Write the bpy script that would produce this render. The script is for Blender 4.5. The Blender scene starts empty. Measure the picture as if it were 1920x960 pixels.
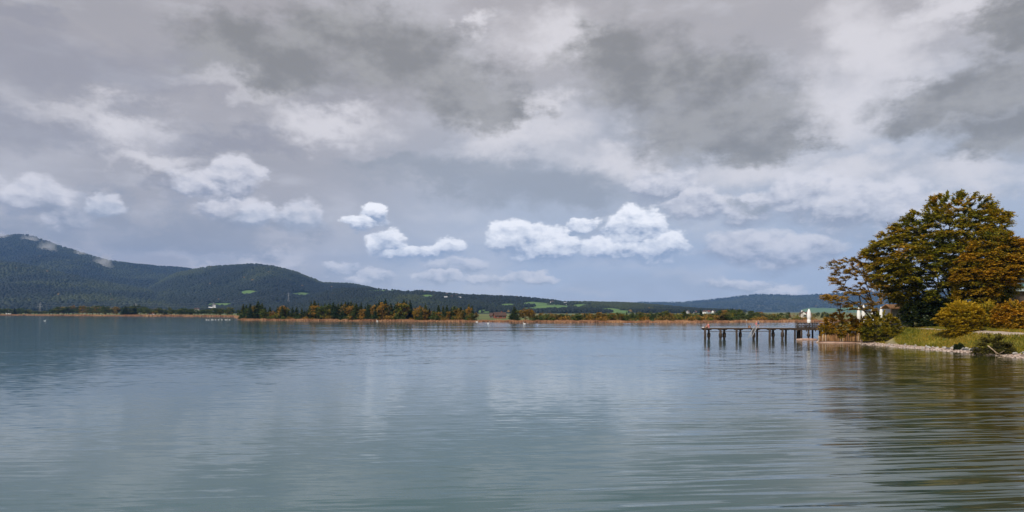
import bpy, bmesh, math, random
import numpy as np
from mathutils import Vector, Matrix

random.seed(7); RNG = np.random.default_rng(7)
scene = bpy.context.scene
COL = scene.collection

def lin(r, g, b, a=1.0):
    f = lambda c: (c/255)/12.92 if c/255 <= 0.04045 else (((c/255)+0.055)/1.055)**2.4
    return (f(r), f(g), f(b), a)

# ------------------------------------------------------------------ camera
H = 6.0; FPX = 1280.0; HOR = 585.0          # eye height, focal length and horizon row in photo pixels
cam_d = bpy.data.cameras.new('camera'); cam = bpy.data.objects.new('camera', cam_d); COL.objects.link(cam)
cam.location = (0, 0, H); cam.rotation_euler = (math.pi/2, 0, 0)
cam_d.sensor_width = 36.0; cam_d.lens = 36.0*FPX/1920.0; cam_d.shift_y = (HOR-480.0)/1920.0
cam_d.clip_start = 0.5; cam_d.clip_end = 90000
scene.camera = cam
scene.render.resolution_x = 1024; scene.render.resolution_y = 512
scene.view_settings.view_transform = 'Standard'; scene.view_settings.look = 'None'
scene.view_settings.exposure = 0.18; scene.view_settings.gamma = 1.0; scene.view_settings.use_curve_mapping = False
scene.cycles.max_bounces = 6; scene.cycles.diffuse_bounces = 2; scene.cycles.glossy_bounces = 3
scene.cycles.transmission_bounces = 2; scene.cycles.volume_bounces = 1; scene.cycles.transparent_max_bounces = 4
scene.cycles.use_denoising = True

def X(px, D): return (px-960.0)*D/FPX
def Z(py, D): return H+(HOR-py)*D/FPX
def Dw(py, z=0.0): return (H-z)*FPX/(py-HOR)

# ------------------------------------------------------------------ node helper
class S:
    """a socket or number with arithmetic"""
    nt = None
    def __init__(s, v): s.v = v
    @staticmethod
    def m(op, *a, clamp=False):
        n = S.nt.nodes.new('ShaderNodeMath'); n.operation = op; n.use_clamp = clamp
        for i, x in enumerate(a):
            x = x.v if isinstance(x, S) else x
            if isinstance(x, (int, float)): n.inputs[i].default_value = x
            else: S.nt.links.new(x, n.inputs[i])
        return S(n.outputs[0])
    def __add__(a, b): return S.m('ADD', a, b)
    __radd__ = __add__
    def __sub__(a, b): return S.m('SUBTRACT', a, b)
    def __rsub__(a, b): return S.m('SUBTRACT', b, a)
    def __mul__(a, b): return S.m('MULTIPLY', a, b)
    __rmul__ = __mul__
    def __truediv__(a, b): return S.m('DIVIDE', a, b)
def smooth(x, lo, hi):
    n = S.nt.nodes.new('ShaderNodeMapRange'); n.interpolation_type = 'SMOOTHSTEP'
    S.nt.links.new(x.v, n.inputs['Value']); n.inputs['From Min'].default_value = lo; n.inputs['From Max'].default_value = hi
    return S(n.outputs['Result'])
def vmath(op, *a):
    n = S.nt.nodes.new('ShaderNodeVectorMath'); n.operation = op
    for i, x in enumerate(a):
        x = x.v if isinstance(x, S) else x
        if isinstance(x, (tuple, list)): n.inputs[i].default_value = x
        elif isinstance(x, (int, float)): n.inputs['Scale'].default_value = x
        else:
            S.nt.links.new(x, n.inputs['Scale'] if (op == 'SCALE' and i == 1) else n.inputs[i])
    return S(n.outputs['Value'] if op in ('LENGTH', 'DOT_PRODUCT', 'DISTANCE') else n.outputs['Vector'])
def sep(v):
    n = S.nt.nodes.new('ShaderNodeSeparateXYZ'); S.nt.links.new(v.v, n.inputs[0]); return [S(o) for o in n.outputs]
def comb(x, y, z=0.0):
    n = S.nt.nodes.new('ShaderNodeCombineXYZ')
    for i, q in enumerate((x, y, z)):
        q = q.v if isinstance(q, S) else q
        if isinstance(q, (int, float)): n.inputs[i].default_value = q
        else: S.nt.links.new(q, n.inputs[i])
    return S(n.outputs[0])
def noise(vec, scale, detail=4, rough=0.5, color=False, dist=0.0, dim='3D'):
    n = S.nt.nodes.new('ShaderNodeTexNoise'); n.noise_dimensions = dim; S.nt.links.new(vec.v, n.inputs['Vector'])
    n.inputs['Scale'].default_value = scale; n.inputs['Detail'].default_value = detail
    n.inputs['Roughness'].default_value = rough; n.inputs['Distortion'].default_value = dist
    return S(n.outputs['Color' if color else 'Fac'])
def mix(f, a, b):
    n = S.nt.nodes.new('ShaderNodeMix'); n.data_type = 'RGBA'
    for sk, x in ((n.inputs['Factor'], f), (n.inputs['A'], a), (n.inputs['B'], b)):
        pass
    def put(sk, x):
        x = x.v if isinstance(x, S) else x
        if isinstance(x, (int, float, tuple)): sk.default_value = x
        else: S.nt.links.new(x, sk)
    put(n.inputs[0], f); put(n.inputs[6], a); put(n.inputs[7], b)
    return S(n.outputs[2])

# ------------------------------------------------------------------ sky
SUN_EL, SUN_AZ = math.radians(38), math.radians(215)      # compass style: 0 = +Y, clockwise
world = bpy.data.worlds.new("World"); scene.world = world; world.use_nodes = True
nt = world.node_tree; nt.nodes.clear(); S.nt = nt
out = nt.nodes.new('ShaderNodeOutputWorld')
skyn = nt.nodes.new('ShaderNodeTexSky'); skyn.sky_type = 'NISHITA'; skyn.sun_disc = False
skyn.sun_elevation = SUN_EL; skyn.sun_rotation = SUN_AZ
bg1 = nt.nodes.new('ShaderNodeBackground'); bg1.inputs['Strength'].default_value = 0.10
nt.links.new(skyn.outputs[0], bg1.inputs['Color'])
tc = nt.nodes.new('ShaderNodeTexCoord')
d = vmath('NORMALIZE', S(tc.outputs['Generated']))
dx, dy, dz = sep(d)
az = S.m('ARCTAN2', dx, dy)*57.29578
el = S.m('ARCSINE', dz)*57.29578
dn = comb(az*0.01745, el*0.01745*1.7)
dl = comb(az*0.01745, el*0.01745*2.8)
def ae(px, py):
    a = math.atan((px-960)/FPX); e = math.atan((HOR-py)/FPX*math.cos(a))
    return math.degrees(a), math.degrees(e)
wbig = vmath('SUBTRACT', noise(dn, 5.0, 2, 0.5, True, dim='2D'), (0.5, 0.5, 0.5))
wmid = vmath('SUBTRACT', noise(dn, 15.0, 7, 0.62, True, dim='2D'), (0.5, 0.5, 0.5))
P0 = comb(az, el)
Pd = vmath('ADD', vmath('ADD', P0, vmath('MULTIPLY', wbig, (7, 3.5, 0))), vmath('MULTIPLY', wmid, (7, 4.5, 0)))      # loose, torn edges
# cauliflower edge for the cumulus: cellular bumps on top of the warp
def vor(vec, scale, detail=3):
    n = nt.nodes.new('ShaderNodeTexVoronoi'); n.voronoi_dimensions = '2D'; n.feature = 'SMOOTH_F1'; nt.links.new(vec.v, n.inputs['Vector'])
    n.inputs['Scale'].default_value = scale; n.inputs['Detail'].default_value = detail; n.inputs['Roughness'].default_value = 0.55
    n.inputs['Smoothness'].default_value = 0.35
    try: n.normalize = True
    except Exception: pass
    return S(n.outputs['Distance'])
wc = vmath('SUBTRACT', noise(dn, 24.0, 5, 0.6, True, dim='2D'), (0.5, 0.5, 0.5))
dnw = vmath('ADD', dn, vmath('SCALE', wc, 0.014))
V1 = vor(dnw, 30.0, 3.0)
V2 = vor(vmath('ADD', dnw, (0.005, 0.014, 0)), 30.0, 3.0)     # the same bumps, sampled a step towards the sun
wm2 = vmath('SUBTRACT', noise(dn, 11.0, 1, 0.5, True, dim='2D'), (0.5, 0.5, 0.5))
Pc = vmath('ADD', vmath('ADD', P0, vmath('MULTIPLY', wc, (2.2, 1.5, 0))), vmath('MULTIPLY', wm2, (2.5, 1.2, 0)))
relief = (V2-V1)

def ell(P, px, py, rx, ry):
    a0, e0 = ae(px, py); a1, _ = ae(px+rx, py); _, e1 = ae(px, py-ry)
    ia, ie = 1/abs(a1-a0), 1/abs(e1-e0)
    q = vmath('MULTIPLY_ADD', P, (ia, ie, 0), (-a0*ia, -e0*ie, 0))
    return q, vmath('LENGTH', q)
def union(P, L, k=0.35):
    F = None
    for e in L:
        _, r = ell(P, *e)
        F = r if F is None else S.m('SMOOTH_MIN', F, r, k)
    return F

C_HOR = lin(164, 174, 192); C_MID = lin(164, 168, 178); C_TOP = lin(164, 159, 159); C_LEFT = lin(155, 150, 151)
el_f = smooth(el, 2, 12); el_t = smooth(el, 10, 22)
base = mix(el_f, C_HOR, C_MID); base = mix(el_t, base, C_TOP)
left = smooth(az*-1.0 + el*0.6, 4, 26)
base = mix(left*0.8, base, C_LEFT)
# streaky variation of the overcast layer
st = noise(dl, 2.6, 6, 0.52, dist=0.35, dim='2D')
base = mix(smooth(st, 0.50, 0.72)*0.45, base, lin(194, 192, 196))
base = mix(smooth(st, 0.50, 0.28)*0.3, base, lin(138, 137, 141))
sv = noise(dl, 9, 6, 0.55, dim='2D')
base = mix(smooth(sv, 0.5, 0.75)*0.3, base, lin(196, 195, 200))
# broad bright areas between the dark clouds
BR = [(1050, 60, 100, 50), (1640, 90, 90, 100), (1560, 200, 100, 80), (1770, 30, 110, 40), (960, 240, 90, 60), (1150, 290, 120, 40), (600, 225, 110, 30),
      (230, 235, 130, 28), (440, 170, 90, 20), (1430, 320, 120, 40), (1850, 330, 130, 40), (1640, 320, 100, 40), (430, 485, 140, 18), (890, 45, 24, 26), (1015, 190, 40, 22), (280, 290, 120, 20)]
fb = union(Pd, BR, 0.3)
base = mix(smooth(fb, 1.6, 0.2)*0.85, base, lin(205, 201, 203))
# hazy, half-lit cumulus (mid distance)
def cumulus(col, L, top, mid, bot, edge, k=0.22, bump=1.0, amount=1.0, rel=1.0):
    F = T = None
    for e in L:
        q, r = ell(Pc, *e); t = sep(q)[1]
        if F is None: F, T = r, t
        else:
            g = S.m('MULTIPLY_ADD', F-r, 3.0, 0.5, clamp=True)
            T = T + (t-T)*g; F = S.m('SMOOTH_MIN', F, r, k)
    F = F + (V1-0.35)*bump
    # flat-ish base: the lower half fades sooner and more softly
    lo = smooth(T, 0.1, -0.9)
    m = smooth(F + lo*0.12, 1.0+edge, 1.0-edge)
    soft = smooth(F + lo*0.15, 1.5, 0.35)
    m = (m + (soft-m)*(lo*0.9+0.1))*amount
    t = T*0.62 + 0.46 + relief*(1.1*rel) + (0.45-V1)*0.20*rel
    c = mix(smooth(t, 0.0, 0.55), bot, mid); c = mix(smooth(t, 0.40, 1.05), c, top)
    return mix(m, col, c)
SOFT = [(370, 350, 70, 35), (440, 335, 50, 40), (55, 370, 75, 38), (120, 400, 60, 40), (450, 400, 60, 38), (1240, 350, 60, 34), (1300, 385, 52, 32), (1500, 372, 64, 48),
        (1590, 390, 80, 60), (1690, 400, 70, 60), (1400, 462, 80, 34), (1480, 475, 90, 34), (1390, 395, 70, 26)]
col = cumulus(base, SOFT, lin(208, 205, 209), lin(182, 182, 190), lin(140, 143, 156), 0.26, amount=0.92, rel=1.2)
# grey rain-laden masses low over the mountain
GM = [(440, 445, 110, 46), (350, 440, 80, 50), (170, 400, 70, 50), (250, 450, 100, 40), (90, 430, 100, 26), (560, 430, 60, 24), (380, 480, 120, 16)]
fg = union(Pd, GM, 0.3)
col = mix(smooth(fg, 1.3, 0.3)*0.62, col, lin(132, 136, 147))
SOFT2 = [(195, 385, 34, 26), (570, 408, 44, 30), (480, 400, 40, 24), (860, 502, 50, 15), (825, 525, 34, 16), (920, 525, 44, 12), (700, 522, 50, 14), (640, 505, 40, 10), (1380, 535, 70, 14), (1450, 545, 50, 10), (1000, 520, 60, 10)]
col = cumulus(col, SOFT2, lin(208, 206, 211), lin(180, 183, 193), lin(148, 154, 168), 0.24, amount=0.85, rel=1.2)
D4 = [(850, 325, 190, 34), (990, 350, 160, 42), (1070, 362, 90, 32), (735, 308, 80, 20), (1390, 405, 50, 16)]
f4 = union(Pd, D4, 0.3)
col = mix(smooth(f4, 1.45, 0.3)*0.72, col, lin(136, 139, 145))
BRT = [(680, 421, 30, 15), (702, 408, 22, 18), (725, 458, 34, 24), (780, 476, 70, 17), (835, 466, 32, 20), (965, 448, 50, 36), (1000, 466, 70, 28), (1035, 462, 66, 32), (1085, 424, 34, 15), (1190, 430, 56, 42),
       (1240, 465, 58, 34), (1160, 470, 70, 30)]
col = cumulus(col, BRT, lin(238, 237, 240), lin(204, 207, 216), lin(140, 151, 172), 0.17, bump=0.95, rel=1.2)
# the big dark clouds overhead
DK = [(470, 110, 130, 74), (620, 70, 110, 70), (740, 110, 160, 84), (870, 160, 130, 66), (940, 205, 70, 40),
      (1120, 90, 85, 74), (1200, 150, 140, 84), (1330, 150, 110, 60), (1340, 235, 180, 62), (1460, 268, 84, 36),
      (1890, 60, 90, 60), (1800, 175, 180, 52), (1740, 215, 110, 44), (1890, 245, 120, 60), (2040, 160, 160, 120),
      ]
fd = union(Pd, DK, 0.3)
dm = smooth(fd, 1.35, 0.5)
dcol = mix(smooth(noise(dn, 10, 6, 0.58, dim='2D'), 0.38, 0.66), lin(124, 121, 117), lin(148, 145, 142))
col = mix(dm*0.95, col, dcol)
DL = [(160, 130, 260, 70), (60, 40, 160, 40), (420, 262, 170, 26), (60, 250, 120, 40), (290, 340, 60, 20)]
fl = union(Pd, DL, 0.3)
col = mix(smooth(fl, 1.3, 0.3)*0.5, col, lin(128, 127, 135))
bg2 = nt.nodes.new('ShaderNodeBackground'); nt.links.new(col.v, bg2.inputs['Color']); bg2.inputs['Strength'].default_value = 1.2
ms = nt.nodes.new('ShaderNodeMixShader'); ms.inputs[0].default_value = 0.94
nt.links.new(bg1.outputs[0], ms.inputs[1]); nt.links.new(bg2.outputs[0], ms.inputs[2]); nt.links.new(ms.outputs[0], out.inputs['Surface'])

world.cycles.sampling_method = 'MANUAL'; world.cycles.sample_map_resolution = 256
sun_d = bpy.data.lights.new('sun', 'SUN'); sun_d.energy = 3.4; sun_d.angle = math.radians(10); sun_d.color = (1.0, 0.92, 0.80)
sun = bpy.data.objects.new('sun', sun_d); COL.objects.link(sun)
sdir = Vector((math.sin(SUN_AZ)*math.cos(SUN_EL), math.cos(SUN_AZ)*math.cos(SUN_EL), math.sin(SUN_EL)))
sun.rotation_euler = sdir.to_track_quat('Z', 'Y').to_euler()

# ------------------------------------------------------------------ object helpers
def tag(o, label=None, cat=None, group=None, kind=None):
    if label: o['label'] = label
    if cat: o['category'] = cat
    if group: o['group'] = group
    if kind: o['kind'] = kind
    return o
def empty(name, loc, label, cat, group=None, rz=0.0):
    o = bpy.data.objects.new(name, None); COL.objects.link(o); o.location = loc; o.rotation_euler = (0, 0, rz)
    o.empty_display_size = 0.2
    return tag(o, label, cat, group)
def mesh_np(name, co, faces, mat, parent=None, smooth_=False, attr=None, loc=None):
    """co (n,3); faces: int array (m,k) or list of index tuples; attr: dict name -> per-vertex floats"""
    me = bpy.data.meshes.new(name); co = np.asarray(co, dtype=np.float32)
    if isinstance(faces, np.ndarray):
        m, k = faces.shape
        me.vertices.add(len(co)); me.vertices.foreach_set('co', co.ravel())
        me.loops.add(m*k); me.loops.foreach_set('vertex_index', faces.astype(np.int32).ravel())
        me.polygons.add(m); me.polygons.foreach_set('loop_start', np.arange(0, m*k, k, dtype=np.int32))
        try: me.polygons.foreach_set('loop_total', np.full(m, k, dtype=np.int32))
        except Exception: pass
        me.update(calc_edges=True)
    else:
        me.from_pydata(co.tolist(), [], faces); me.update()
    if smooth_: me.polygons.foreach_set('use_smooth', np.ones(len(me.polygons), dtype=bool))
    if attr:
        for kname, v in attr.items():
            at = me.attributes.new(kname, 'FLOAT', 'POINT'); at.data.foreach_set('value', np.asarray(v, dtype=np.float32))
    me.materials.append(mat)
    o = bpy.data.objects.new(name, me); COL.objects.link(o)
    if parent: o.parent = parent
    if loc is not None: o.location = loc
    return o
class MB:
    def __init__(s): s.v = []; s.f = []
    def box(s, c, size, rz=0.0, M=None):
        n = len(s.v); hx, hy, hz = size[0]/2, size[1]/2, size[2]/2; cr, sr = math.cos(rz), math.sin(rz)
        for sx, sy, sz in ((-1,-1,-1),(1,-1,-1),(1,1,-1),(-1,1,-1),(-1,-1,1),(1,-1,1),(1,1,1),(-1,1,1)):
            x, y, z = sx*hx, sy*hy, sz*hz
            s.v.append((c[0]+x*cr-y*sr, c[1]+x*sr+y*cr, c[2]+z))
        s.f += [(n,n+3,n+2,n+1),(n+4,n+5,n+6,n+7),(n,n+1,n+5,n+4),(n+1,n+2,n+6,n+5),(n+2,n+3,n+7,n+6),(n+3,n,n+4,n+7)]
        return s
    def tube(s, pts, rad, k=6, cap=True):
        pts = [Vector(p) for p in pts]; n0 = len(s.v)
        if isinstance(rad, (int, float)): rad = [rad]*len(pts)
        for i, p in enumerate(pts):
            t = (pts[min(i+1, len(pts)-1)]-pts[max(i-1, 0)]).normalized()
            a = t.cross(Vector((0, 0, 1))) if abs(t.z) < 0.95 else t.cross(Vector((0, 1, 0)))
            a.normalize(); b = t.cross(a)
            for j in range(k):
                w = 2*math.pi*j/k
                s.v.append(tuple(p + a*(rad[i]*math.cos(w)) + b*(rad[i]*math.sin(w))))
        for i in range(len(pts)-1):
            for j in range(k):
                q = n0+i*k
                s.f.append((q+j, q+(j+1) % k, q+k+(j+1) % k, q+k+j))
        if cap:
            s.f.append(tuple(n0+j for j in range(k))[::-1]); e = n0+(len(pts)-1)*k; s.f.append(tuple(e+j for j in range(k)))
        return s
    def poly(s, pts, f):
        n = len(s.v); s.v += [tuple(p) for p in pts]; s.f += [tuple(n+i for i in q) for q in f]; return s
    def build(s, name, mat, parent=None, smooth_=False, loc=None, bevel=0):
        o = mesh_np(name, np.array(s.v), list(s.f), mat, parent, smooth_, None, loc)
        if bevel:
            b = o.modifiers.new('bevel', 'BEVEL'); b.width = bevel; b.segments = 1; b.limit_method = 'ANGLE'
        return o
def copy_tree(o, parent=None, seen=None):
    c = o.copy(); COL.objects.link(c)
    if parent: c.parent = parent
    for ch in [q for q in ALLCH.get(o.name, [])]: copy_tree(ch, c)
    return c
ALLCH = {}

# ------------------------------------------------------------------ materials
def mat(name, build):
    m = bpy.data.materials.new(name); m.use_nodes = True; nt = m.node_tree; nt.nodes.clear(); S.nt = nt
    o = nt.nodes.new('ShaderNodeOutputMaterial'); p = nt.nodes.new('ShaderNodeBsdfPrincipled')
    nt.links.new(p.outputs[0], o.inputs['Surface'])
    build(nt, p, o); return m
def setc(p, key, v):
    if isinstance(v, S): S.nt.links.new(v.v, p.inputs[key])
    else: p.inputs[key].default_value = v
def objco():
    n = S.nt.nodes.new('ShaderNodeTexCoord'); return S(n.outputs['Object'])
def geopos():
    n = S.nt.nodes.new('ShaderNodeNewGeometry'); return S(n.outputs['Position'])
def attr(name):
    n = S.nt.nodes.new('ShaderNodeAttribute'); n.attribute_name = name; return S(n.outputs['Fac'])
def objrand():
    n = S.nt.nodes.new('ShaderNodeObjectInfo'); return S(n.outputs['Random'])
def bump(h, dist, p, strength=1.0):
    n = S.nt.nodes.new('ShaderNodeBump'); n.inputs['Distance'].default_value = dist; n.inputs['Strength'].default_value = strength
    S.nt.links.new(h.v, n.inputs['Height']); S.nt.links.new(n.outputs[0], p.inputs['Normal'])
def simple(name, c1, c2, scale=3.0, rough=0.85, bmp=0.02, stretch=(1, 1, 1)):
    def b(nt, p, o):
        v = vmath('MULTIPLY', objco(), stretch); n = noise(v, scale, 5, 0.6)
        setc(p, 'Base Color', mix(smooth(n, 0.3, 0.7), c1, c2)); p.inputs['Roughness'].default_value = rough
        if bmp: bump(n, bmp, p)
    return mat(name, b)
def ramp(f, stops):
    n = S.nt.nodes.new('ShaderNodeValToRGB'); e = n.color_ramp.elements
    while len(e) < len(stops): e.new(0.5)
    for i, (p_, c_) in enumerate(stops): e[i].position = p_; e[i].color = c_
    S.nt.links.new(f.v, n.inputs[0]); return S(n.outputs['Color'])
def leafmat(name, stops, trans=0.3, rnd=0.0):
    def b(nt, p, o):
        t = attr('tint')
        if rnd: t = t + (objrand()-0.5)*rnd
        c = ramp(t, stops)
        setc(p, 'Base Color', c); p.inputs['Roughness'].default_value = 0.6; p.inputs['Specular IOR Level'].default_value = 0.25
        if trans:
            tr = nt.nodes.new('ShaderNodeBsdfTranslucent'); nt.links.new(c.v, tr.inputs['Color'])
            ms = nt.nodes.new('ShaderNodeMixShader'); ms.inputs[0].default_value = trans
            nt.links.new(p.outputs[0], ms.inputs[1]); nt.links.new(tr.outputs[0], ms.inputs[2]); nt.links.new(ms.outputs[0], o.inputs['Surface'])
    return mat(name, b)
M = {}
GR, OL, OR, BR_, YE = (0.028, 0.060, 0.014, 1), (0.080, 0.090, 0.010, 1), (0.34, 0.125, 0.006, 1), (0.20, 0.070, 0.010, 1), (0.42, 0.24, 0.02, 1)
M['beech'] = leafmat('beech_leaves', [(0.0, (0.045, 0.085, 0.010, 1)), (0.35, (0.17, 0.175, 0.010, 1)), (0.68, (0.33, 0.24, 0.010, 1)), (1.0, (0.50, 0.24, 0.010, 1))])
M['beech2'] = leafmat('orange_beech_leaves', [(0.0, (0.045, 0.080, 0.010, 1)), (0.35, (0.17, 0.155, 0.010, 1)), (0.65, (0.34, 0.21, 0.010, 1)), (1.0, (0.52, 0.26, 0.014, 1))])
M['rust'] = leafmat('rusty_leaves', [(0.0, (0.11, 0.10, 0.014, 1)), (0.5, (0.27, 0.17, 0.020, 1)), (1.0, (0.46, 0.27, 0.035, 1))])
M['olive'] = leafmat('olive_leaves', [(0.0, (0.045, 0.08, 0.010, 1)), (0.5, (0.22, 0.19, 0.010, 1)), (1.0, (0.52, 0.34, 0.015, 1))])
M['darkleaf'] = leafmat('dark_leaves', [(0.0, (0.014, 0.030, 0.008, 1)), (0.6, (0.035, 0.055, 0.010, 1)), (1.0, (0.10, 0.085, 0.014, 1))])
M['conifer'] = leafmat('conifer_needles', [(0.0, (0.014, 0.036, 0.018, 1)), (0.6, (0.040, 0.065, 0.014, 1)), (1.0, (0.13, 0.11, 0.014, 1))], 0.1, 0.45)
M['decid_orange'] = leafmat('autumn_leaves', [(0.0, (0.10, 0.090, 0.010, 1)), (0.5, (0.24, 0.135, 0.016, 1)), (1.0, (0.40, 0.22, 0.028, 1))], 0.2, 0.7)
M['decid_green'] = leafmat('green_leaves', [(0.0, (0.030, 0.065, 0.014, 1)), (0.6, (0.085, 0.115, 0.016, 1)), (1.0, (0.25, 0.20, 0.018, 1))], 0.2, 0.6)
M['decid_yellow'] = leafmat('yellow_leaves', [(0.0, (0.12, 0.10, 0.012, 1)), (1.0, (0.42, 0.24, 0.02, 1))], 0.2, 0.2)
M['forest'] = leafmat('forest_leaves', [(0.0, (0.004, 0.010, 0.008, 1)), (0.55, (0.009, 0.018, 0.010, 1)), (0.85, (0.034, 0.045, 0.011, 1)), (1.0, (0.13, 0.085, 0.02, 1))], 0.0)
M['reed'] = leafmat('reed_blades', [(0.0, (0.16, 0.085, 0.05, 1)), (0.5, (0.40, 0.20, 0.11, 1)), (1.0, (0.56, 0.34, 0.18, 1))], 0.15)
M['grassblade'] = leafmat('grass_blades', [(0.0, (0.06, 0.085, 0.008, 1)), (0.5, (0.20, 0.18, 0.012, 1)), (1.0, (0.42, 0.25, 0.04, 1))], 0.2)
M['bark'] = simple('bark', (0.035, 0.028, 0.020, 1), (0.080, 0.062, 0.045, 1), 2.0, 0.9, 0.03, (1, 1, 0.3))
M['bark_far'] = simple('bark_far', (0.10, 0.07, 0.05, 1), (0.22, 0.16, 0.12, 1), 2.0, 0.9, 0)
M['oldwood'] = simple('weathered_wood', (0.018, 0.013, 0.010, 1), (0.070, 0.045, 0.028, 1), 5.0, 0.85, 0.02, (1, 1, 0.25))
M['deckwood'] = simple('deck_boards', (0.16, 0.12, 0.09, 1), (0.30, 0.22, 0.16, 1), 3.0, 0.8, 0.01, (0.4, 3, 1))
M['paliwood'] = simple('palisade_wood', (0.11, 0.050, 0.016, 1), (0.32, 0.17, 0.07, 1), 2.2, 0.9, 0.03, (1, 1, 0.22))
M['paletop'] = simple('bleached_wood', (0.30, 0.22, 0.15, 1), (0.46, 0.36, 0.27, 1), 6.0, 0.9, 0.02)
M['pinkwood'] = simple('floating_log', (0.34, 0.20, 0.15, 1), (0.55, 0.38, 0.30, 1), 3.0, 0.7, 0.02, (0.2, 1, 1))
M['steel'] = mat('steel', lambda nt, p, o: (setc(p, 'Base Color', (0.45, 0.46, 0.46, 1)), setc(p, 'Metallic', 0.9), setc(p, 'Roughness', 0.35)))
M['canvas'] = simple('white_canvas', (0.80, 0.80, 0.80, 1), (0.88, 0.88, 0.87, 1), 2.0, 0.8, 0.03, (3, 3, 0.3))
M['white'] = simple('white_render', (0.70, 0.70, 0.68, 1), (0.80, 0.80, 0.78, 1), 1.0, 0.8, 0)
M['feather'] = simple('white_feathers', (0.75, 0.75, 0.74, 1), (0.85, 0.85, 0.84, 1), 3.0, 0.7, 0)
M['beak'] = simple('orange_beak', (0.5, 0.18, 0.03, 1), (0.6, 0.22, 0.04, 1), 3.0, 0.6, 0)
M['redroof'] = simple('red_tiles', (0.16, 0.045, 0.03, 1), (0.26, 0.08, 0.05, 1), 1.2, 0.85, 0.02)
M['darkroof'] = simple('dark_tiles', (0.05, 0.03, 0.025, 1), (0.10, 0.055, 0.045, 1), 1.2, 0.85, 0.02)
M['orangeroof'] = simple('orange_tiles', (0.55, 0.26, 0.09, 1), (0.75, 0.42, 0.17, 1), 2.5, 0.8, 0.02)
M['greywall'] = simple('grey_wall', (0.27, 0.28, 0.30, 1), (0.40, 0.40, 0.41, 1), 0.8, 0.8, 0)
M['brownwall'] = simple('brown_cladding', (0.085, 0.060, 0.048, 1), (0.13, 0.095, 0.075, 1), 1.5, 0.8, 0.01, (1, 1, 6))
M['bluewhite'] = simple('pale_blue_paint', (0.50, 0.62, 0.66, 1), (0.60, 0.70, 0.73, 1), 2, 0.6, 0)
M['glass'] = mat('dark_glass', lambda nt, p, o: (setc(p, 'Base Color', (0.03, 0.06, 0.07, 1)), setc(p, 'Roughness', 0.08), setc(p, 'Specular IOR Level', 0.8)))
M['teal'] = mat('teal_rail_glass', lambda nt, p, o: (setc(p, 'Base Color', (0.12, 0.34, 0.36, 1)), setc(p, 'Roughness', 0.1)))
M['darkmetal'] = simple('dark_metal', (0.02, 0.02, 0.022, 1), (0.05, 0.05, 0.05, 1), 3, 0.5, 0)
M['skin'] = simple('skin', (0.50, 0.27, 0.18, 1), (0.58, 0.33, 0.23, 1), 6, 0.55, 0)
M['hair'] = simple('brown_hair', (0.05, 0.03, 0.015, 1), (0.10, 0.06, 0.03, 1), 8, 0.6, 0)
M['blond'] = simple('sandy_hair', (0.45, 0.24, 0.06, 1), (0.55, 0.32, 0.10, 1), 8, 0.6, 0)
M['pink'] = simple('pink_cloth', (0.60, 0.13, 0.16, 1), (0.70, 0.20, 0.22, 1), 5, 0.8, 0)
M['navy'] = simple('blue_cloth', (0.03, 0.10, 0.20, 1), (0.05, 0.14, 0.26, 1), 5, 0.8, 0)
M['black'] = simple('black_cloth', (0.012, 0.010, 0.012, 1), (0.03, 0.025, 0.025, 1), 5, 0.8, 0)
M['brown'] = simple('brown_cloth', (0.10, 0.055, 0.025, 1), (0.16, 0.09, 0.04, 1), 5, 0.8, 0)
M['stone_l'] = simple('pale_stone', (0.26, 0.25, 0.24, 1), (0.52, 0.49, 0.46, 1), 2.5, 0.85, 0.05)
M['stone_d'] = simple('dark_stone', (0.035, 0.04, 0.045, 1), (0.12, 0.12, 0.13, 1), 2.5, 0.8, 0.05)
M['paleroad'] = simple('gravel_path', (0.34, 0.27, 0.22, 1), (0.48, 0.40, 0.33, 1), 1.5, 0.9, 0)
M['drift'] = simple('driftwood', (0.34, 0.24, 0.16, 1), (0.52, 0.40, 0.28, 1), 3, 0.85, 0.01, (0.3, 1, 1))

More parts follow.
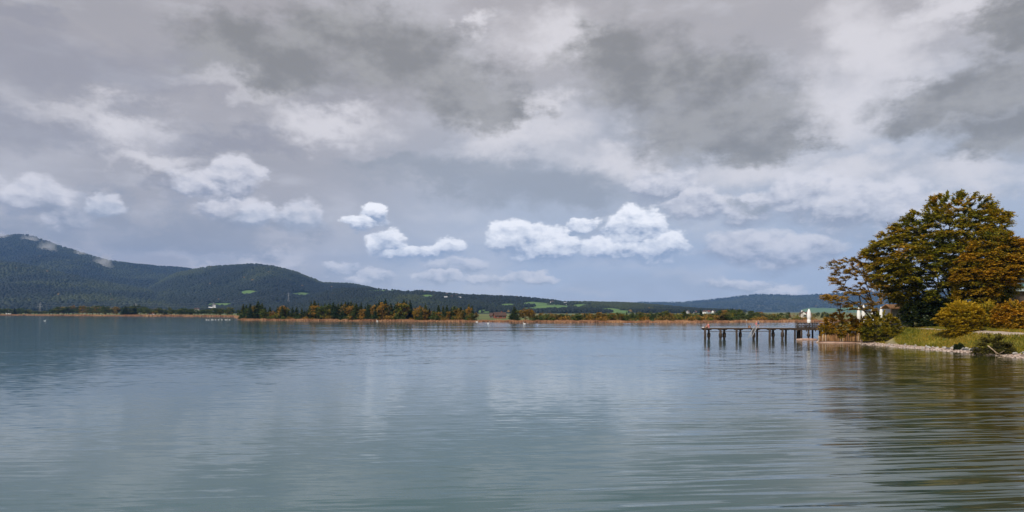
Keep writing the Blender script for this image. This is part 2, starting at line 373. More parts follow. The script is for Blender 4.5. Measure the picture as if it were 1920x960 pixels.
def water_b(nt, p, o):
    pos = geopos(); x, y, z = sep(pos)
    dist = vmath('LENGTH', vmath('SUBTRACT', pos, (0, 0, 0)))
    # slope fields in metres: long crested ripples, finer cat's paws, faint chop; patches of calm between them
    patch = noise(vmath('MULTIPLY', pos, (0.012, 0.03, 0)), 1.0, 3, 0.5, dim='2D')
    patch2 = noise(vmath('MULTIPLY', pos, (0.05, 0.16, 0)), 1.0, 4, 0.6, dim='2D')
    rot = comb(x*0.994+y*0.105, y*0.994-x*0.105)
    n1 = sep(vmath('SUBTRACT', noise(vmath('MULTIPLY', rot, (0.16, 3.0, 0)), 1.0, 2, 0.45, True, 0.25, '2D'), (0.5, 0.5, 0.5)))
    n0 = sep(vmath('SUBTRACT', noise(vmath('MULTIPLY', rot, (0.05, 0.8, 0)), 1.0, 1, 0.5, True, 0.3, '2D'), (0.5, 0.5, 0.5)))
    n2 = sep(vmath('SUBTRACT', noise(vmath('MULTIPLY', pos, (0.7, 3.2, 0)), 1.0, 3, 0.6, True, 0.0, '2D'), (0.5, 0.5, 0.5)))
    n3 = sep(vmath('SUBTRACT', noise(vmath('MULTIPLY', pos, (0.012, 0.13, 0)), 1.0, 2, 0.5, True, 0.4, '2D'), (0.5, 0.5, 0.5)))
    # the swell is strongest off the tree bank, weaker in the open bay
    swell = smooth(x*0.9 - y*0.20 + (patch-0.5)*30, -8, 14) * smooth(dist, 130, 35)
    a1 = 0.035 + smooth(patch2, 0.5, 0.7)*0.05 + swell*0.75 + smooth(patch, 0.45, 0.7)*0.03
    a2 = 0.07 + smooth(patch2, 0.45, 0.7)*0.06 + smooth(dist, 110, 150)*smooth(dist, 260, 200)*smooth(x, 20, 50)*0.16
    wake = smooth(dist, 190, 235)*smooth(dist, 470, 380)*smooth(x, -140, -20)
    a3 = wake*0.10 + smooth(patch, 0.5, 0.75)*0.02 + 0.008
    sy = n1[1]*a1 + n0[1]*a1*0.35 + n2[1]*a2 + n3[1]*a3
    sx = n1[0]*a1*0.35 + n2[0]*a2*0.6
    nrm = vmath('NORMALIZE', comb(sx*-1.0, sy*-1.0, 1.0))
    nt.links.new(nrm.v, p.inputs['Normal'])
    # body colour: deep grey green, darkened off the right bank: brown shallows plus painted-in tree shade and reflection
    shallow_shade = smooth(x + (patch-0.5)*10 - y*0.28, -8, 18)*smooth(y, 175, 120)
    c = mix(shallow_shade, (0.052, 0.118, 0.135, 1), (0.030, 0.036, 0.006, 1))
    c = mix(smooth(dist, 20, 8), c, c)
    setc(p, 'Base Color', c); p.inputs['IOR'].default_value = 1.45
    p.inputs['Roughness'].default_value = 0.07
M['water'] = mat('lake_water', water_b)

def ground_b(nt, p, o):
    pos = geopos(); n = noise(pos, 0.02, 5, 0.6); n2 = noise(pos, 0.006, 3, 0.5)
    c = mix(smooth(n, 0.35, 0.65), (0.055, 0.095, 0.022, 1), (0.12, 0.15, 0.03, 1))
    c = mix(smooth(n2, 0.5, 0.65), c, (0.24, 0.17, 0.05, 1))
    z = sep(pos)[2]
    c = mix(smooth(z, 0.25, -0.1), c, (0.16, 0.12, 0.08, 1))
    setc(p, 'Base Color', c); p.inputs['Roughness'].default_value = 0.9
M['ground'] = mat('meadow_ground', ground_b)
def hill_b(nt, p, o):
    pos = geopos(); n = noise(pos, 0.012, 6, 0.7); n2 = noise(pos, 0.0025, 4, 0.6)
    c = mix(smooth(n, 0.35, 0.68), (0.007, 0.015, 0.010, 1), (0.018, 0.028, 0.011, 1))
    c = mix(smooth(n2, 0.55, 0.7)*0.5, c, (0.085, 0.070, 0.020, 1))
    mead = mix(smooth(noise(pos, 0.01, 3, 0.5), 0.3, 0.7), (0.07, 0.15, 0.030, 1), (0.12, 0.21, 0.045, 1))
    c = mix(smooth(attr('meadow') + (n-0.5)*0.5, 0.45, 0.55), c, mead)
    setc(p, 'Base Color', c); p.inputs['Roughness'].default_value = 0.95; bump(n, 14.0, p, 0.8)
M['hill'] = mat('forested_hill', hill_b)
def bank_b(nt, p, o):
    pos = geopos(); n = noise(pos, 0.6, 6, 0.65); n2 = noise(pos, 0.12, 4, 0.5); x, y, z = sep(pos)
    c = mix(smooth(n, 0.35, 0.65), (0.11, 0.115, 0.010, 1), (0.24, 0.20, 0.016, 1))
    c = mix(smooth(n2, 0.5, 0.68)*0.7, c, (0.27, 0.16, 0.03, 1))
    g = mix(smooth(noise(pos, 2.5, 4, 0.7), 0.4, 0.6), (0.30, 0.20, 0.15, 1), (0.50, 0.38, 0.31, 1))
    c = mix(attr('beach'), c, g); c = mix(attr('path'), c, mix(smooth(n, 0.3, 0.7), (0.34, 0.27, 0.22, 1), (0.5, 0.42, 0.36, 1)))
    setc(p, 'Base Color', c); p.inputs['Roughness'].default_value = 0.92; bump(n, 0.10, p, 0.7)
M['bank'] = mat('grass_bank', bank_b)

# ------------------------------------------------------------------ numpy value noise
def vnoise(x, y, seed=0, octaves=5, rough=0.5):
    x = np.asarray(x, float); y = np.asarray(y, float); out_ = 0; amp = 1; tot = 0
    for o in range(octaves):
        xi, yi = np.floor(x).astype(np.int64), np.floor(y).astype(np.int64); xf, yf = x-xi, y-yi
        u, v = xf*xf*(3-2*xf), yf*yf*(3-2*yf)
        def h(a, b):
            q = (a*374761393 + b*668265263 + (seed+o*13)*2147483647) & 0xffffffff
            q = ((q ^ (q >> 13))*1274126177) & 0xffffffff
            return ((q ^ (q >> 16)) & 0xffff)/65535.0
        n = (h(xi, yi)*(1-u)+h(xi+1, yi)*u)*(1-v) + (h(xi, yi+1)*(1-u)+h(xi+1, yi+1)*u)*v
        out_ = out_ + amp*n; tot += amp; amp *= rough; x = x*2.03+17; y = y*2.03+31
    return out_/tot
def sstep(x, a, b):
    t = np.clip((x-a)/(b-a), 0, 1); return t*t*(3-2*t)

# ------------------------------------------------------------------ ground, water, shore
SH_PX = [-3000, -400, 0, 200, 330, 438, 452, 560, 700, 900, 1100, 1300, 1530, 1700, 1960, 3000]
SH_PY = [589.5, 590.0, 591.3, 592.6, 593.3, 594.3, 600.2, 601.2, 602.2, 603.6, 604.6, 604.8, 603.2, 603.0, 603.0, 603]
SH_AZ = [math.atan((p-960)/FPX) for p in SH_PX]; SH_D = [H*FPX/(q-HOR) for q in SH_PY]     # depth along +Y at the waterline
def shore_depth(a): return np.interp(a, SH_AZ, SH_D)
azs = np.concatenate([np.linspace(-math.pi, -0.75, 60), np.linspace(-0.75, 0.75, 700)[1:], np.linspace(0.75, math.pi, 60)[1:]])
rs = np.concatenate([np.linspace(5, 330, 8), np.linspace(345, 1500, 120), np.geomspace(1530, 13300, 36)])
A, R = np.meshgrid(azs, rs)
SD = shore_depth(A)/np.maximum(np.cos(A), 0.5)
SD = np.where(np.abs(A) > 1.0, 500, SD)
gx, gy = R*np.sin(A), R*np.cos(A)
sd = R-SD+(vnoise(gx/26, gy/26, 3, 4)-0.5)*18
gz = np.clip(sd*0.05, -4, 0.35) + sstep(sd, 6, 90)*0.35 + sstep(sd, 100, 3000)*1.0
gz = np.where(SD > 1200, gz, gz)
n_, m_ = A.shape
idx = np.arange(n_*m_).reshape(n_, m_)
fc = np.stack([idx[:-1, :-1], idx[:-1, 1:], idx[1:, 1:], idx[1:, :-1]], -1).reshape(-1, 4)
g = mesh_np('ground', np.stack([gx, gy, gz], -1).reshape(-1, 3), fc[:, ::-1], M['ground'], smooth_=True)
tag(g, 'flat green meadow land beyond the lake', 'ground', kind='structure')
wv = [(-9000, -3000, 0), (9000, -3000, 0), (9000, 9000, 0), (-9000, 9000, 0)]
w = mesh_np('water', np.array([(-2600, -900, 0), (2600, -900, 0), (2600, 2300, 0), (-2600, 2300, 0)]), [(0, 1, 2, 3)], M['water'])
tag(w, 'calm grey green lake with fine ripples', 'water', kind='structure')

# ------------------------------------------------------------------ hills
def prof(pts):
    return np.array([p[0] for p in pts], float), np.array([p[1] for p in pts], float)
HILLS = []
def hill(D0, pts, wf, wb, label, meadows=(), forest=0, seed=1, rough=0.10, step=1.6, tree=18.0, nr=90, dmod=None, name='hills', fl='', treebeyond=True):
    px, py = prof(pts)
    cols = np.arange(px[0], px[-1], step); a = np.arctan((cols-960)/FPX)
    crest = (HOR-np.interp(cols, px, py))            # pixels above the horizon
    # smooth the piecewise line a little
    k = np.hanning(15); k /= k.sum(); crest = np.convolve(np.pad(crest, 7, 'edge'), k, 'valid')
    t = np.concatenate([np.linspace(-1, 0, int(nr*0.75)), np.linspace(0, 1, int(nr*0.25))[1:]])
    T, Cc = np.meshgrid(t, crest, indexing='ij'); _, Ca = np.meshgrid(t, cols, indexing='ij')
    D = D0*(1 + (vnoise(cols/170.0, cols*0+seed, seed, 3)-0.5)*0.16)[None, :] + 0*T
    Dc = D*1.0
    Y = Dc + np.where(T < 0, T*wf, T*wb)
    Hc = np.maximum(Cc*Dc/FPX + H, 0) - tree*0.6*(1 if forest else 0)
    xx = (Ca-960)*Y/FPX
    prof_ = np.where(T < 0, (1+T)**1.25*(1+0.35*(-T)), (1-T)**1.2)
    spur = vnoise(xx/(wf*0.22), Y/(wf*0.5)+seed, seed+5, 5, 0.55)-0.5       # spurs and gullies running down the slope
    amp = np.sin(np.clip(1+T, 0, 1)*math.pi)*(T < 0)
    Zz = Hc*prof_*(1 + rough*4*spur*amp*0.8) + (vnoise(xx/60, Y/60, seed+9, 3)-0.5)*tree*0.35
    Zz = np.where(np.abs(T) >= 0.999, -6, Zz)
    # never let a spur rise over the crest line as seen from the lake
    lim = (Cc*Y/FPX+H) - tree*0.6
    Zz = np.where(T < 0, np.minimum(Zz, np.maximum(lim, -6)), Zz)
    mead = np.zeros_like(Zz); spx = Ca; spy = HOR-(Zz-H)*FPX/Y
    for (mx, my, rx, ry) in meadows:
        wob = (vnoise(xx/90, Y/90, seed+3, 4)-0.5)*1.1
        mead = np.maximum(mead, np.clip(1.4-np.sqrt(((spx-mx)/rx)**2+((spy-my)/ry)**2)-wob*0.6, 0, 1)*(T < 0.03))
    n_, m_ = T.shape; idx = np.arange(n_*m_).reshape(n_, m_)
    fc = np.stack([idx[:-1, :-1], idx[:-1, 1:], idx[1:, 1:], idx[1:, :-1]], -1).reshape(-1, 4)
    o = mesh_np(name, np.stack([xx, Y, Zz], -1).reshape(-1, 3), fc, M['hill'], smooth_=True, attr={'meadow': mead.ravel()})
    tag(o, label, 'hill', kind='structure')
    HILLS.append((cols, t, xx, Y, Zz))
    if forest:
        # a wood of individual crowns over the slope, left out of the meadows
        N = forest; i = RNG.random(N)**0.8*(nr*0.75-1); i = (nr*0.75-1)-i*1.0 if False else i
        j = RNG.random(N)*(m_-2); i = np.clip(int(nr*0.75)-1-(RNG.random(N)**1.15)*(int(nr*0.75)-2)+2.0, 0, n_-2)
        i0, j0 = i.astype(int), j.astype(int); fi, fj = i-i0, j-j0
        bil = lambda G: (G[i0, j0]*(1-fi)*(1-fj)+G[i0+1, j0]*fi*(1-fj)+G[i0, j0+1]*(1-fi)*fj+G[i0+1, j0+1]*fi*fj)
        tx, ty, tz, tm = bil(xx), bil(Y), bil(Zz), bil(mead)
        keep = (tm < 0.48) & (tz > 2)
        tx, ty, tz = tx[keep], ty[keep], tz[keep]; n = len(tx)
        hgt = tree*RNG.uniform(0.55, 1.15, n); con = RNG.random(n) < 0.2
        wid = np.where(con, hgt*0.28, hgt*0.58)
        K = 5; ang = np.arange(K)/K*2*math.pi
        vs = np.zeros((n, 1+2*K, 3)); rot = RNG.random(n)*6.28
        for k_ in range(K):
            ca, sa = np.cos(ang[k_]+rot), np.sin(ang[k_]+rot); j1 = RNG.uniform(0.75, 1.2, n); j2 = RNG.uniform(0.8, 1.2, n)
            rm = np.where(con, 0.55, 0.78)*wid*j1; hm = np.where(con, 0.52, 0.76)*hgt
            vs[:, 1+k_] = np.stack([tx+rm*ca, ty+rm*sa, tz+hm*j2*0.5+hm*0.5], -1)
            vs[:, 1+K+k_] = np.stack([tx+wid*j2*ca, ty+wid*j2*sa, tz+np.where(con, 0.08, 0.35)*hgt], -1)
        vs[:, 0] = np.stack([tx, ty, tz+hgt], -1)
        tri = []
        for k_ in range(K):
            q = (k_+1) % K; tri += [(0, 1+k_, 1+q), (1+k_, 1+K+k_, 1+K+q), (1+k_, 1+K+q, 1+q)]
        tri = np.array(tri); F_ = (tri[None]+(np.arange(n)*(1+2*K))[:, None, None]).reshape(-1, 3)
        st_ = vnoise(tx/420, ty/700, 4+seed, 4)-0.5; tint = np.clip(RNG.normal(0.42, 0.12, n)+st_*2.2 - con*0.2*(st_ < 0.05), 0, 0.80)
        tint = np.where(RNG.random(n) < 0.002, 1.0, tint)
        fo = mesh_np('forest', vs.reshape(-1, 3), F_, M['forest'], attr={'tint': np.repeat(tint, 1+2*K)})
        tag(fo, fl, 'forest', kind='stuff')
    return o
# far blue ridge to the right
hill(10500, [(960, 586), (1080, 577), (1150, 570), (1200, 566), (1280, 566), (1340, 560), (1380, 555), (1420, 551), (1470, 552), (1500, 553), (1560, 550), (1640, 546), (1760, 543), (2000, 540), (2600, 536)],
     3200, 2500, 'pale blue forested ridge on the right horizon', [(1540, 582, 40, 5.5), (1600, 580, 30, 6)], 16000, 11, 0.07, 2.0, 20, fl='hazy blue woods covering the far right ridge')
# big mountain on the left
hill(7600, [(-700, 520), (-450, 470), (-200, 452), (-60, 446), (0, 444), (20, 440), (48, 439), (75, 447), (100, 456), (150, 472), (200, 487), (250, 494), (300, 499), (340, 501), (372, 505), (400, 510), (470, 530), (560, 570)],
     3600, 3000, 'high dark blue mountain with cloud brushing its top', [], 42000, 21, 0.2, 2.0, 20, fl='dark blue woods covering the high left mountain')
# middle hill
hill(5600, [(240, 560), (330, 512), (365, 505), (400, 499), (440, 497), (482, 495), (505, 498), (530, 503), (560, 512), (590, 524), (605, 530), (650, 531), (690, 537), (740, 552), (820, 575)],
     2500, 2200, 'rounded wooded hill with small green clearings', [(467, 550, 20, 6), (565, 553, 20, 5), (495, 557, 16, 3), (410, 573, 30, 5), (520, 568, 10, 3)], 34000, 31, 0.2, 1.6, 19, fl='woods covering the rounded middle hill')
# dark foothills under the mountain
hill(4700, [(-700, 500), (-300, 488), (-60, 488), (20, 491), (60, 498), (110, 510), (170, 523), (220, 533), (270, 541), (330, 556), (400, 572), (460, 580)],
     1900, 1900, 'dark green wooded foothill below the mountain', [], 34000, 41, 0.2, 1.6, 18, fl='dark woods covering the left foothill')
# long low ridge with meadows
hill(3500, [(330, 582), (420, 574), (500, 572), (560, 562), (600, 549), (640, 540), (690, 540), (740, 542), (800, 546), (850, 551), (900, 554), (960, 556), (1000, 559), (1040, 563), (1055, 566), (1090, 566), (1140, 567), (1180, 568), (1230, 572), (1300, 578), (1400, 583)],
     1500, 1500, 'long low ridge with bright meadows between woods', [(720, 546, 34, 3.0), (760, 547, 14, 3), (800, 556, 14, 4), (952, 574, 18, 5), (1003, 570, 26, 5), (1035, 577, 40, 6), (1000, 580, 36, 4), (1090, 573, 24, 3), (1140, 582, 26, 4), (1165, 585, 24, 4), (1085, 577, 12, 3), (690, 560, 8, 2), (905, 584, 20, 3)],
     26000, 51, 0.10, 1.6, 13, fl='mixed woods along the long low ridge')

# ------------------------------------------------------------------ haze
hz = MB(); hz.box((0, 0, (1150-7)/2), (27600, 27600, 1157))
def haze_b(nt, p, o):
    nt.links.remove(o.inputs['Surface'].links[0]); nt.nodes.remove(p)
    v = nt.nodes.new('ShaderNodeVolumePrincipled'); v.inputs['Color'].default_value = (0.23, 0.47, 1.0, 1)
    v.inputs['Density'].default_value = 4.1e-5; v.inputs['Anisotropy'].default_value = 0.0
    nt.links.new(v.outputs[0], o.inputs['Volume'])
M['haze'] = mat('haze_air', haze_b)
tag(hz.build('haze', M['haze']), 'pale blue haze over the valley', 'haze', kind='stuff')

# ------------------------------------------------------------------ right bank
# waterline of the bank in plan (x, y), from behind the pier round to behind the camera side
BK = [(185, 400), (118, 250), (90, 192), (75, 163), (65, 145), (59.5, 134.6), (62.5, 133.2), (66.6, 132.0), (65.6, 126), (66.2, 114.6), (66.6, 106.7), (66.9, 99.7), (66.7, 92.5), (66.4, 88), (66.5, 78), (68, 60), (73, 40), (80, 10), (84, -60)]
bkp = np.array(BK)
def bank_side(x, y):
    """signed distance from the waterline, + on land; nearest point on the polyline"""
    best = np.full(x.shape, 1e9); sgn = np.ones(x.shape); land = np.zeros(x.shape, bool)
    PG = BK+[(900, -60), (900, 400)]
    for (x0, y0), (x1, y1) in zip(PG, PG[1:]+PG[:1]):
        if y0 != y1: land ^= ((y0 > y) != (y1 > y)) & (x < (x1-x0)*(y-y0)/(y1-y0)+x0)
    for (x0, y0), (x1, y1) in zip(BK[:-1], BK[1:]):
        ddx, ddy = x1-x0, y1-y0; L2 = ddx*ddx+ddy*ddy
        t = np.clip(((x-x0)*ddx+(y-y0)*ddy)/L2, 0, 1); ex, ey = x-(x0+t*ddx), y-(y0+t*ddy); dd = np.hypot(ex, ey)
        s = np.sign(ddx*(y-y0)-ddy*(x-x0)); upd = dd < best-1e-9
        best = np.where(upd, dd, best); sgn = np.where(upd, np.where(s >= 0, 1, -1), sgn)
    return best*np.where(land, 1, -1)
def bank_h(x, y):
    s = bank_side(x, y) + (vnoise(x/2.2, y/2.2, 61, 3)-0.5)*0.9*(y < 131)
    pal = sstep(y, 127, 134)                                       # stretch held by the palisade
    low = np.clip(s*0.16, -3, 0.30) + sstep(s, 1.8, 8.5)*2.65
    lowp = np.clip(s*0.5-0.2, -3, 0.3) + sstep(s, 0.2, 2.2)*1.5 + sstep(s, 5, 16)*1.1
    h = low*(1-pal)+lowp*pal
    h = h + (vnoise(x/6, y/6, 62, 4)-0.5)*0.35*sstep(s, 2, 8) + (vnoise(x/1.3, y/1.3, 63, 3)-0.5)*0.10
    return h, s
xs = np.concatenate([np.arange(44, 86, 0.42), np.arange(86, 260, 3.0)]); ys = np.concatenate([np.arange(-60, 60, 3.0), np.arange(60, 150, 0.5), np.arange(150, 290, 2.5)])
GX, GY = np.meshgrid(xs, ys); GZ, GS = bank_h(GX, GY)
beach = 1-sstep(GS + (vnoise(GX/1.5, GY/1.5, 64, 3)-0.5)*1.5, 1.7, 2.7)
# footpath along the crest, and a trodden track climbing from the beach to it
def seg_d(x, y, P):
    best = np.full(x.shape, 1e9)
    for (x0, y0), (x1, y1) in zip(P[:-1], P[1:]):
        ddx, ddy = x1-x0, y1-y0; t = np.clip(((x-x0)*ddx+(y-y0)*ddy)/(ddx*ddx+ddy*ddy), 0, 1)
        best = np.minimum(best, np.hypot(x-(x0+t*ddx), y-(y0+t*ddy)))
    return best
PATH = [(76.6, -60), (76.0, 60), (75.6, 90), (75.2, 112), (75.6, 126), (79.5, 140), (90, 151)]
TRACK = [(67.3, 120.5), (69.5, 126), (72.5, 130.5), (77.5, 134)]
pmask = np.maximum(1-sstep(seg_d(GX, GY, PATH), 1.5, 1.9), 0.4*(1-sstep(seg_d(GX, GY, TRACK), 0.35, 0.8)))
n_, m_ = GX.shape; idx = np.arange(n_*m_).reshape(n_, m_)
fc = np.stack([idx[:-1, :-1], idx[:-1, 1:], idx[1:, 1:], idx[1:, :-1]], -1).reshape(-1, 4)
b = mesh_np('ground', np.stack([GX, GY, GZ], -1).reshape(-1, 3), fc, M['bank'], smooth_=True, attr={'beach': beach.ravel()*(GZ.ravel() < 0.9), 'path': pmask.ravel()})
tag(b, 'sloping grass bank with a narrow gravel beach', 'ground', kind='structure')
def hz_(x, y): return float(bank_h(np.array([float(x)]), np.array([float(y)]))[0][0])

# grass blades (one mass)
def blades(name, x, y, z, h, wdt, tint, material, lean=0.35):
    n = len(x); a = RNG.random(n)*6.283; lx, ly = RNG.normal(0, lean, n)*h, RNG.normal(0, lean, n)*h
    v = np.zeros((n, 3, 3)); c, s = np.cos(a)*wdt/2, np.sin(a)*wdt/2
    v[:, 0] = np.stack([x-c, y-s, z], -1); v[:, 1] = np.stack([x+c, y+s, z], -1); v[:, 2] = np.stack([x+lx, y+ly, z+h], -1)
    return mesh_np(name, v.reshape(-1, 3), np.arange(n*3).reshape(-1, 3), material, attr={'tint': np.repeat(tint, 3)})
n = 90000; x = RNG.uniform(66, 84, n); y = RNG.uniform(62, 150, n); z, s = bank_h(x, y)
pm = np.minimum(seg_d(x, y, PATH)-1.5, seg_d(x, y, TRACK)-0.8)
k = (s > 1.9) & (pm > 0) & (vnoise(x/2, y/2, 8, 3)*1.0 + RNG.random(n)*0.5 > 0.45)
x, y, z = x[k], y[k], z[k]; n = len(x)
tag(blades('grass', x, y, z-0.03, RNG.uniform(0.12, 0.42, n)*(0.6+vnoise(x/1.6, y/1.6, 12, 2)), np.full(n, 0.14), np.clip(RNG.normal(0.45, 0.22, n)+(vnoise(x/4, y/4, 5, 3)-0.5)*0.9, 0, 1), M['grassblade']),
    'yellowing grass on the sloping bank', 'grass', kind='stuff')
# far shore reeds
def reeds(px0, px1, n, depth, hgt, label, wd=0.5, dens=0.3, off=-4):
    px = RNG.uniform(px0, px1, n); a = np.arctan((px-960)/FPX); D0 = shore_depth(a)
    D = D0 + off + RNG.random(n)**1.3*depth*(0.55+0.9*vnoise(px/22, px*0, 15, 3)); x = (px-960)*D/FPX
    z = np.full(n, -0.1); h = hgt*RNG.uniform(0.5, 1.15, n)*(0.45+1.1*vnoise(px/9, D/12, 16, 3))
    tint = np.clip(RNG.normal(0.5, 0.2, n)+(vnoise(px/14, D/10, 18, 3)-0.5)*1.1, 0, 1)
    tag(blades('reeds', x, D, z, h, np.full(n, wd), tint, M['reed'], 0.12), label, 'reeds', kind='stuff')
reeds(449, 960, 26000, 20, 1.25, 'rust coloured reeds along the wooded spit')
reeds(955, 1640, 30000, 20, 1.2, 'rust coloured reeds along the flat shore behind the jetty')
reeds(-80, 451, 16000, 60, 2.2, 'brown reeds along the far left shore', 0.9)

# ------------------------------------------------------------------ leaves, sprays and trees
def leaf_quads(c, dirv, L, W, nrm_jit=0.5):
    """rhombic leaves centred on c pointing along dirv, faces roughly up"""
    n = len(c); dirv = dirv/np.maximum(np.linalg.norm(dirv, axis=1, keepdims=True), 1e-6)
    up = np.array([0, 0, 1.0]) + RNG.normal(0, nrm_jit, (n, 3)); side = np.cross(dirv, up); side /= np.maximum(np.linalg.norm(side, axis=1, keepdims=True), 1e-6)
    L = np.asarray(L).reshape(-1, 1); W = np.asarray(W).reshape(-1, 1)
    v = np.stack([c-dirv*L*0.5, c+side*W*0.5, c+dirv*L*0.5, c-side*W*0.5], 1)
    return v.reshape(-1, 3), np.arange(n*4).reshape(-1, 4)
def sprays(tips, outd, ntw, length, nleaf, lsize, tint0, droop=0.25, spread=1.0, updir=0.15, vjit=0.18, hz_flat=0.25):
    """at each tip a fan of twigs, leaves on both sides of each twig"""
    n = len(tips); T = np.repeat(tips, ntw, 0); O = np.repeat(outd, ntw, 0)
    ang = RNG.uniform(-spread, spread, len(T))*1.25; ca, sa = np.cos(ang), np.sin(ang)
    dx_, dy_ = O[:, 0]*ca-O[:, 1]*sa, O[:, 0]*sa+O[:, 1]*ca
    dz_ = O[:, 2]*hz_flat + updir + RNG.normal(0, vjit, len(T))
    Dv = np.stack([dx_, dy_, dz_], -1); Dv /= np.linalg.norm(Dv, axis=1, keepdims=True)
    Lt = length*RNG.uniform(0.5, 1.15, len(T))
    P = np.repeat(T, nleaf, 0); DD = np.repeat(Dv, nleaf, 0); LL = np.repeat(Lt, nleaf)
    u = np.tile((np.arange(nleaf)+0.5)/nleaf, len(T))*RNG.uniform(0.9, 1.1, len(P))
    c = P + DD*(u*LL)[:, None]; c[:, 2] -= droop*(u*LL)**2/length
    side = np.stack([-DD[:, 1], DD[:, 0], DD[:, 2]*0], -1)*RNG.choice([-1, 1], len(P))[:, None]
    c = c + side*lsize*0.35 + RNG.normal(0, lsize*0.25, c.shape)
    ld = DD*0.7+side*0.8; ld[:, 2] -= 0.25
    s = lsize*RNG.uniform(0.7, 1.25, len(P))
    tint = np.repeat(np.repeat(tint0, ntw), nleaf) + RNG.normal(0, 0.11, len(P)) + (u-0.5)*0.22
    v, f = leaf_quads(c, ld, s*1.25, s*0.62)
    return v, f, np.repeat(np.clip(tint, 0, 1), 4)
def skeleton(base, heads, tips, r0, step=1.0, grav=0.0):
    """limb starts (heads: list of polylines), then every tip joins the nearest node lower / further inside; returns tube segments"""
    nodes = []; par = []
    def chain(pts, parent):
        for p in pts: nodes.append(np.array(p, float)); par.append(parent); parent = len(nodes)-1
        return parent
    root = chain([base], -1); top = None
    for pl in heads:
        start = root if pl[0] is None else pl[0]
        pts = pl[1:]
        # start may be an index into the trunk chain
        par_i = chain(pts, start if isinstance(start, int) else root)
    base = np.array(base, float)
    key = np.linalg.norm((tips-base)*np.array([1, 1, 0.8]), axis=1); tipid = []
    for ti in np.argsort(key):
        t = tips[ti]; NN = np.array(nodes)
        dv = t-NN; dd = np.linalg.norm(dv, axis=1); inner = np.linalg.norm((NN-base)*np.array([1, 1, 0.8]), axis=1)
        cost = dd*1.0 + np.maximum(inner-key[ti], 0)*3 + np.maximum(-dv[:, 2], 0)*1.2 - inner*0.10
        j = int(np.argmin(cost)); p = NN[j]; L = dd[j]; m = max(1, int(L/step)); prev = j
        pj = nodes[par[j]] if par[j] >= 0 else p-np.array([0, 0, 1]); dir0 = p-pj; dir0 = dir0/(np.linalg.norm(dir0)+1e-6)
        for q in range(1, m+1):
            u = q/m; c = p*(1-u)+t*u + dir0*L*0.28*u*(1-u)*2 + (RNG.normal(0, 0.06*step, 3) if q < m else 0)
            c[2] += grav*L*u*(1-u)
            nodes.append(c); par.append(prev); prev = len(nodes)-1
        tipid.append(prev)
    n = len(nodes); wgt = np.zeros(n); leafc = np.ones(n)*0
    child = [0]*n
    for i in range(n):
        if par[i] >= 0: child[par[i]] += 1
    for i in range(n-1, 0, -1):
        if child[i] == 0: wgt[i] += 1
        if par[i] >= 0: wgt[par[i]] += wgt[i]
    rad = r0*(wgt/wgt[0])**0.52
    return np.array(nodes), par, rad
def skel_mesh(nodes, par, rad, k=5, minr=0.012):
    """tapered tube per edge, one mesh"""
    i = np.array([q for q in range(len(nodes)) if par[q] >= 0]); a = nodes[np.array(par)[i]]; b = nodes[i]
    ra = np.minimum(rad[np.array(par)[i]], rad[i]*1.35+0.004); rb = np.maximum(rad[i], minr); ra = np.maximum(ra, minr)
    t = b-a; L = np.linalg.norm(t, axis=1, keepdims=True); t = t/np.maximum(L, 1e-6)
    ref = np.where(np.abs(t[:, 2:3]) < 0.9, np.array([[0, 0, 1.0]]), np.array([[0, 1.0, 0]])); s = np.cross(t, ref); s /= np.linalg.norm(s, axis=1, keepdims=True); u = np.cross(t, s)
    vs = []
    for (p, r) in ((a-t*0.0, ra), (b+t*np.minimum(0.3*L, rb[:, None]*0.6), rb)):
        for q in range(k):
            w_ = 2*math.pi*q/k; vs.append(p+s*(r*math.cos(w_))[:, None]+u*(r*math.sin(w_))[:, None])
    V = np.stack(vs, 1); n = len(i); f = []
    for q in range(k): f.append((q, (q+1) % k, k+(q+1) % k, k+q))
    F = (np.array(f)[None]+(np.arange(n)*2*k)[:, None, None]).reshape(-1, 4)
    return V.reshape(-1, 3), F
def env_tips(n, inside, box, shell=None, minz=None, mind=0.9):
    """random points in an envelope function with a preference for its shell"""
    out_ = []
    lo, hi = np.array(box[0], float), np.array(box[1], float)
    while len(out_) < n:
        p = lo+RNG.random((4000, 3))*(hi-lo); d_ = inside(p)       # d_: 0 centre .. 1 surface
        ok = (d_ < 1) & (RNG.random(4000) < 0.10+0.9*np.clip(d_, 0, 1)**3.0); out_ += list(p[ok])
    return np.array(out_[:n])
def big_tree(name, base, r0, heads, tips, outc, material, tintf, label, cat, ntw=9, length=1.9, nleaf=11, lsize=0.36, droop=0.22, group=None, vjit=0.18, step=1.0, wood=None, updir=0.15, spread=1.0, k=5, hz_flat=0.25, minr=0.012):
    root = empty(name, base, label, cat, group)
    nd, pr, rd = skeleton(base, heads, tips, r0, step)
    v, f = skel_mesh(nd, pr, rd, k, minr)
    mesh_np('trunk', v-np.array(base), f, wood or M['bark'], root, True)
    od = tips-np.array(outc); od[:, 2] *= 0.8; od /= np.maximum(np.linalg.norm(od, axis=1, keepdims=True), 1e-6)
    v, f, t = sprays(tips, od, ntw, length, nleaf, lsize, tintf(tips), droop=droop, vjit=vjit, updir=updir, spread=spread, hz_flat=hz_flat)
    mesh_np('crown', v-np.array(base), f, material, root, attr={'tint': t})
    return root
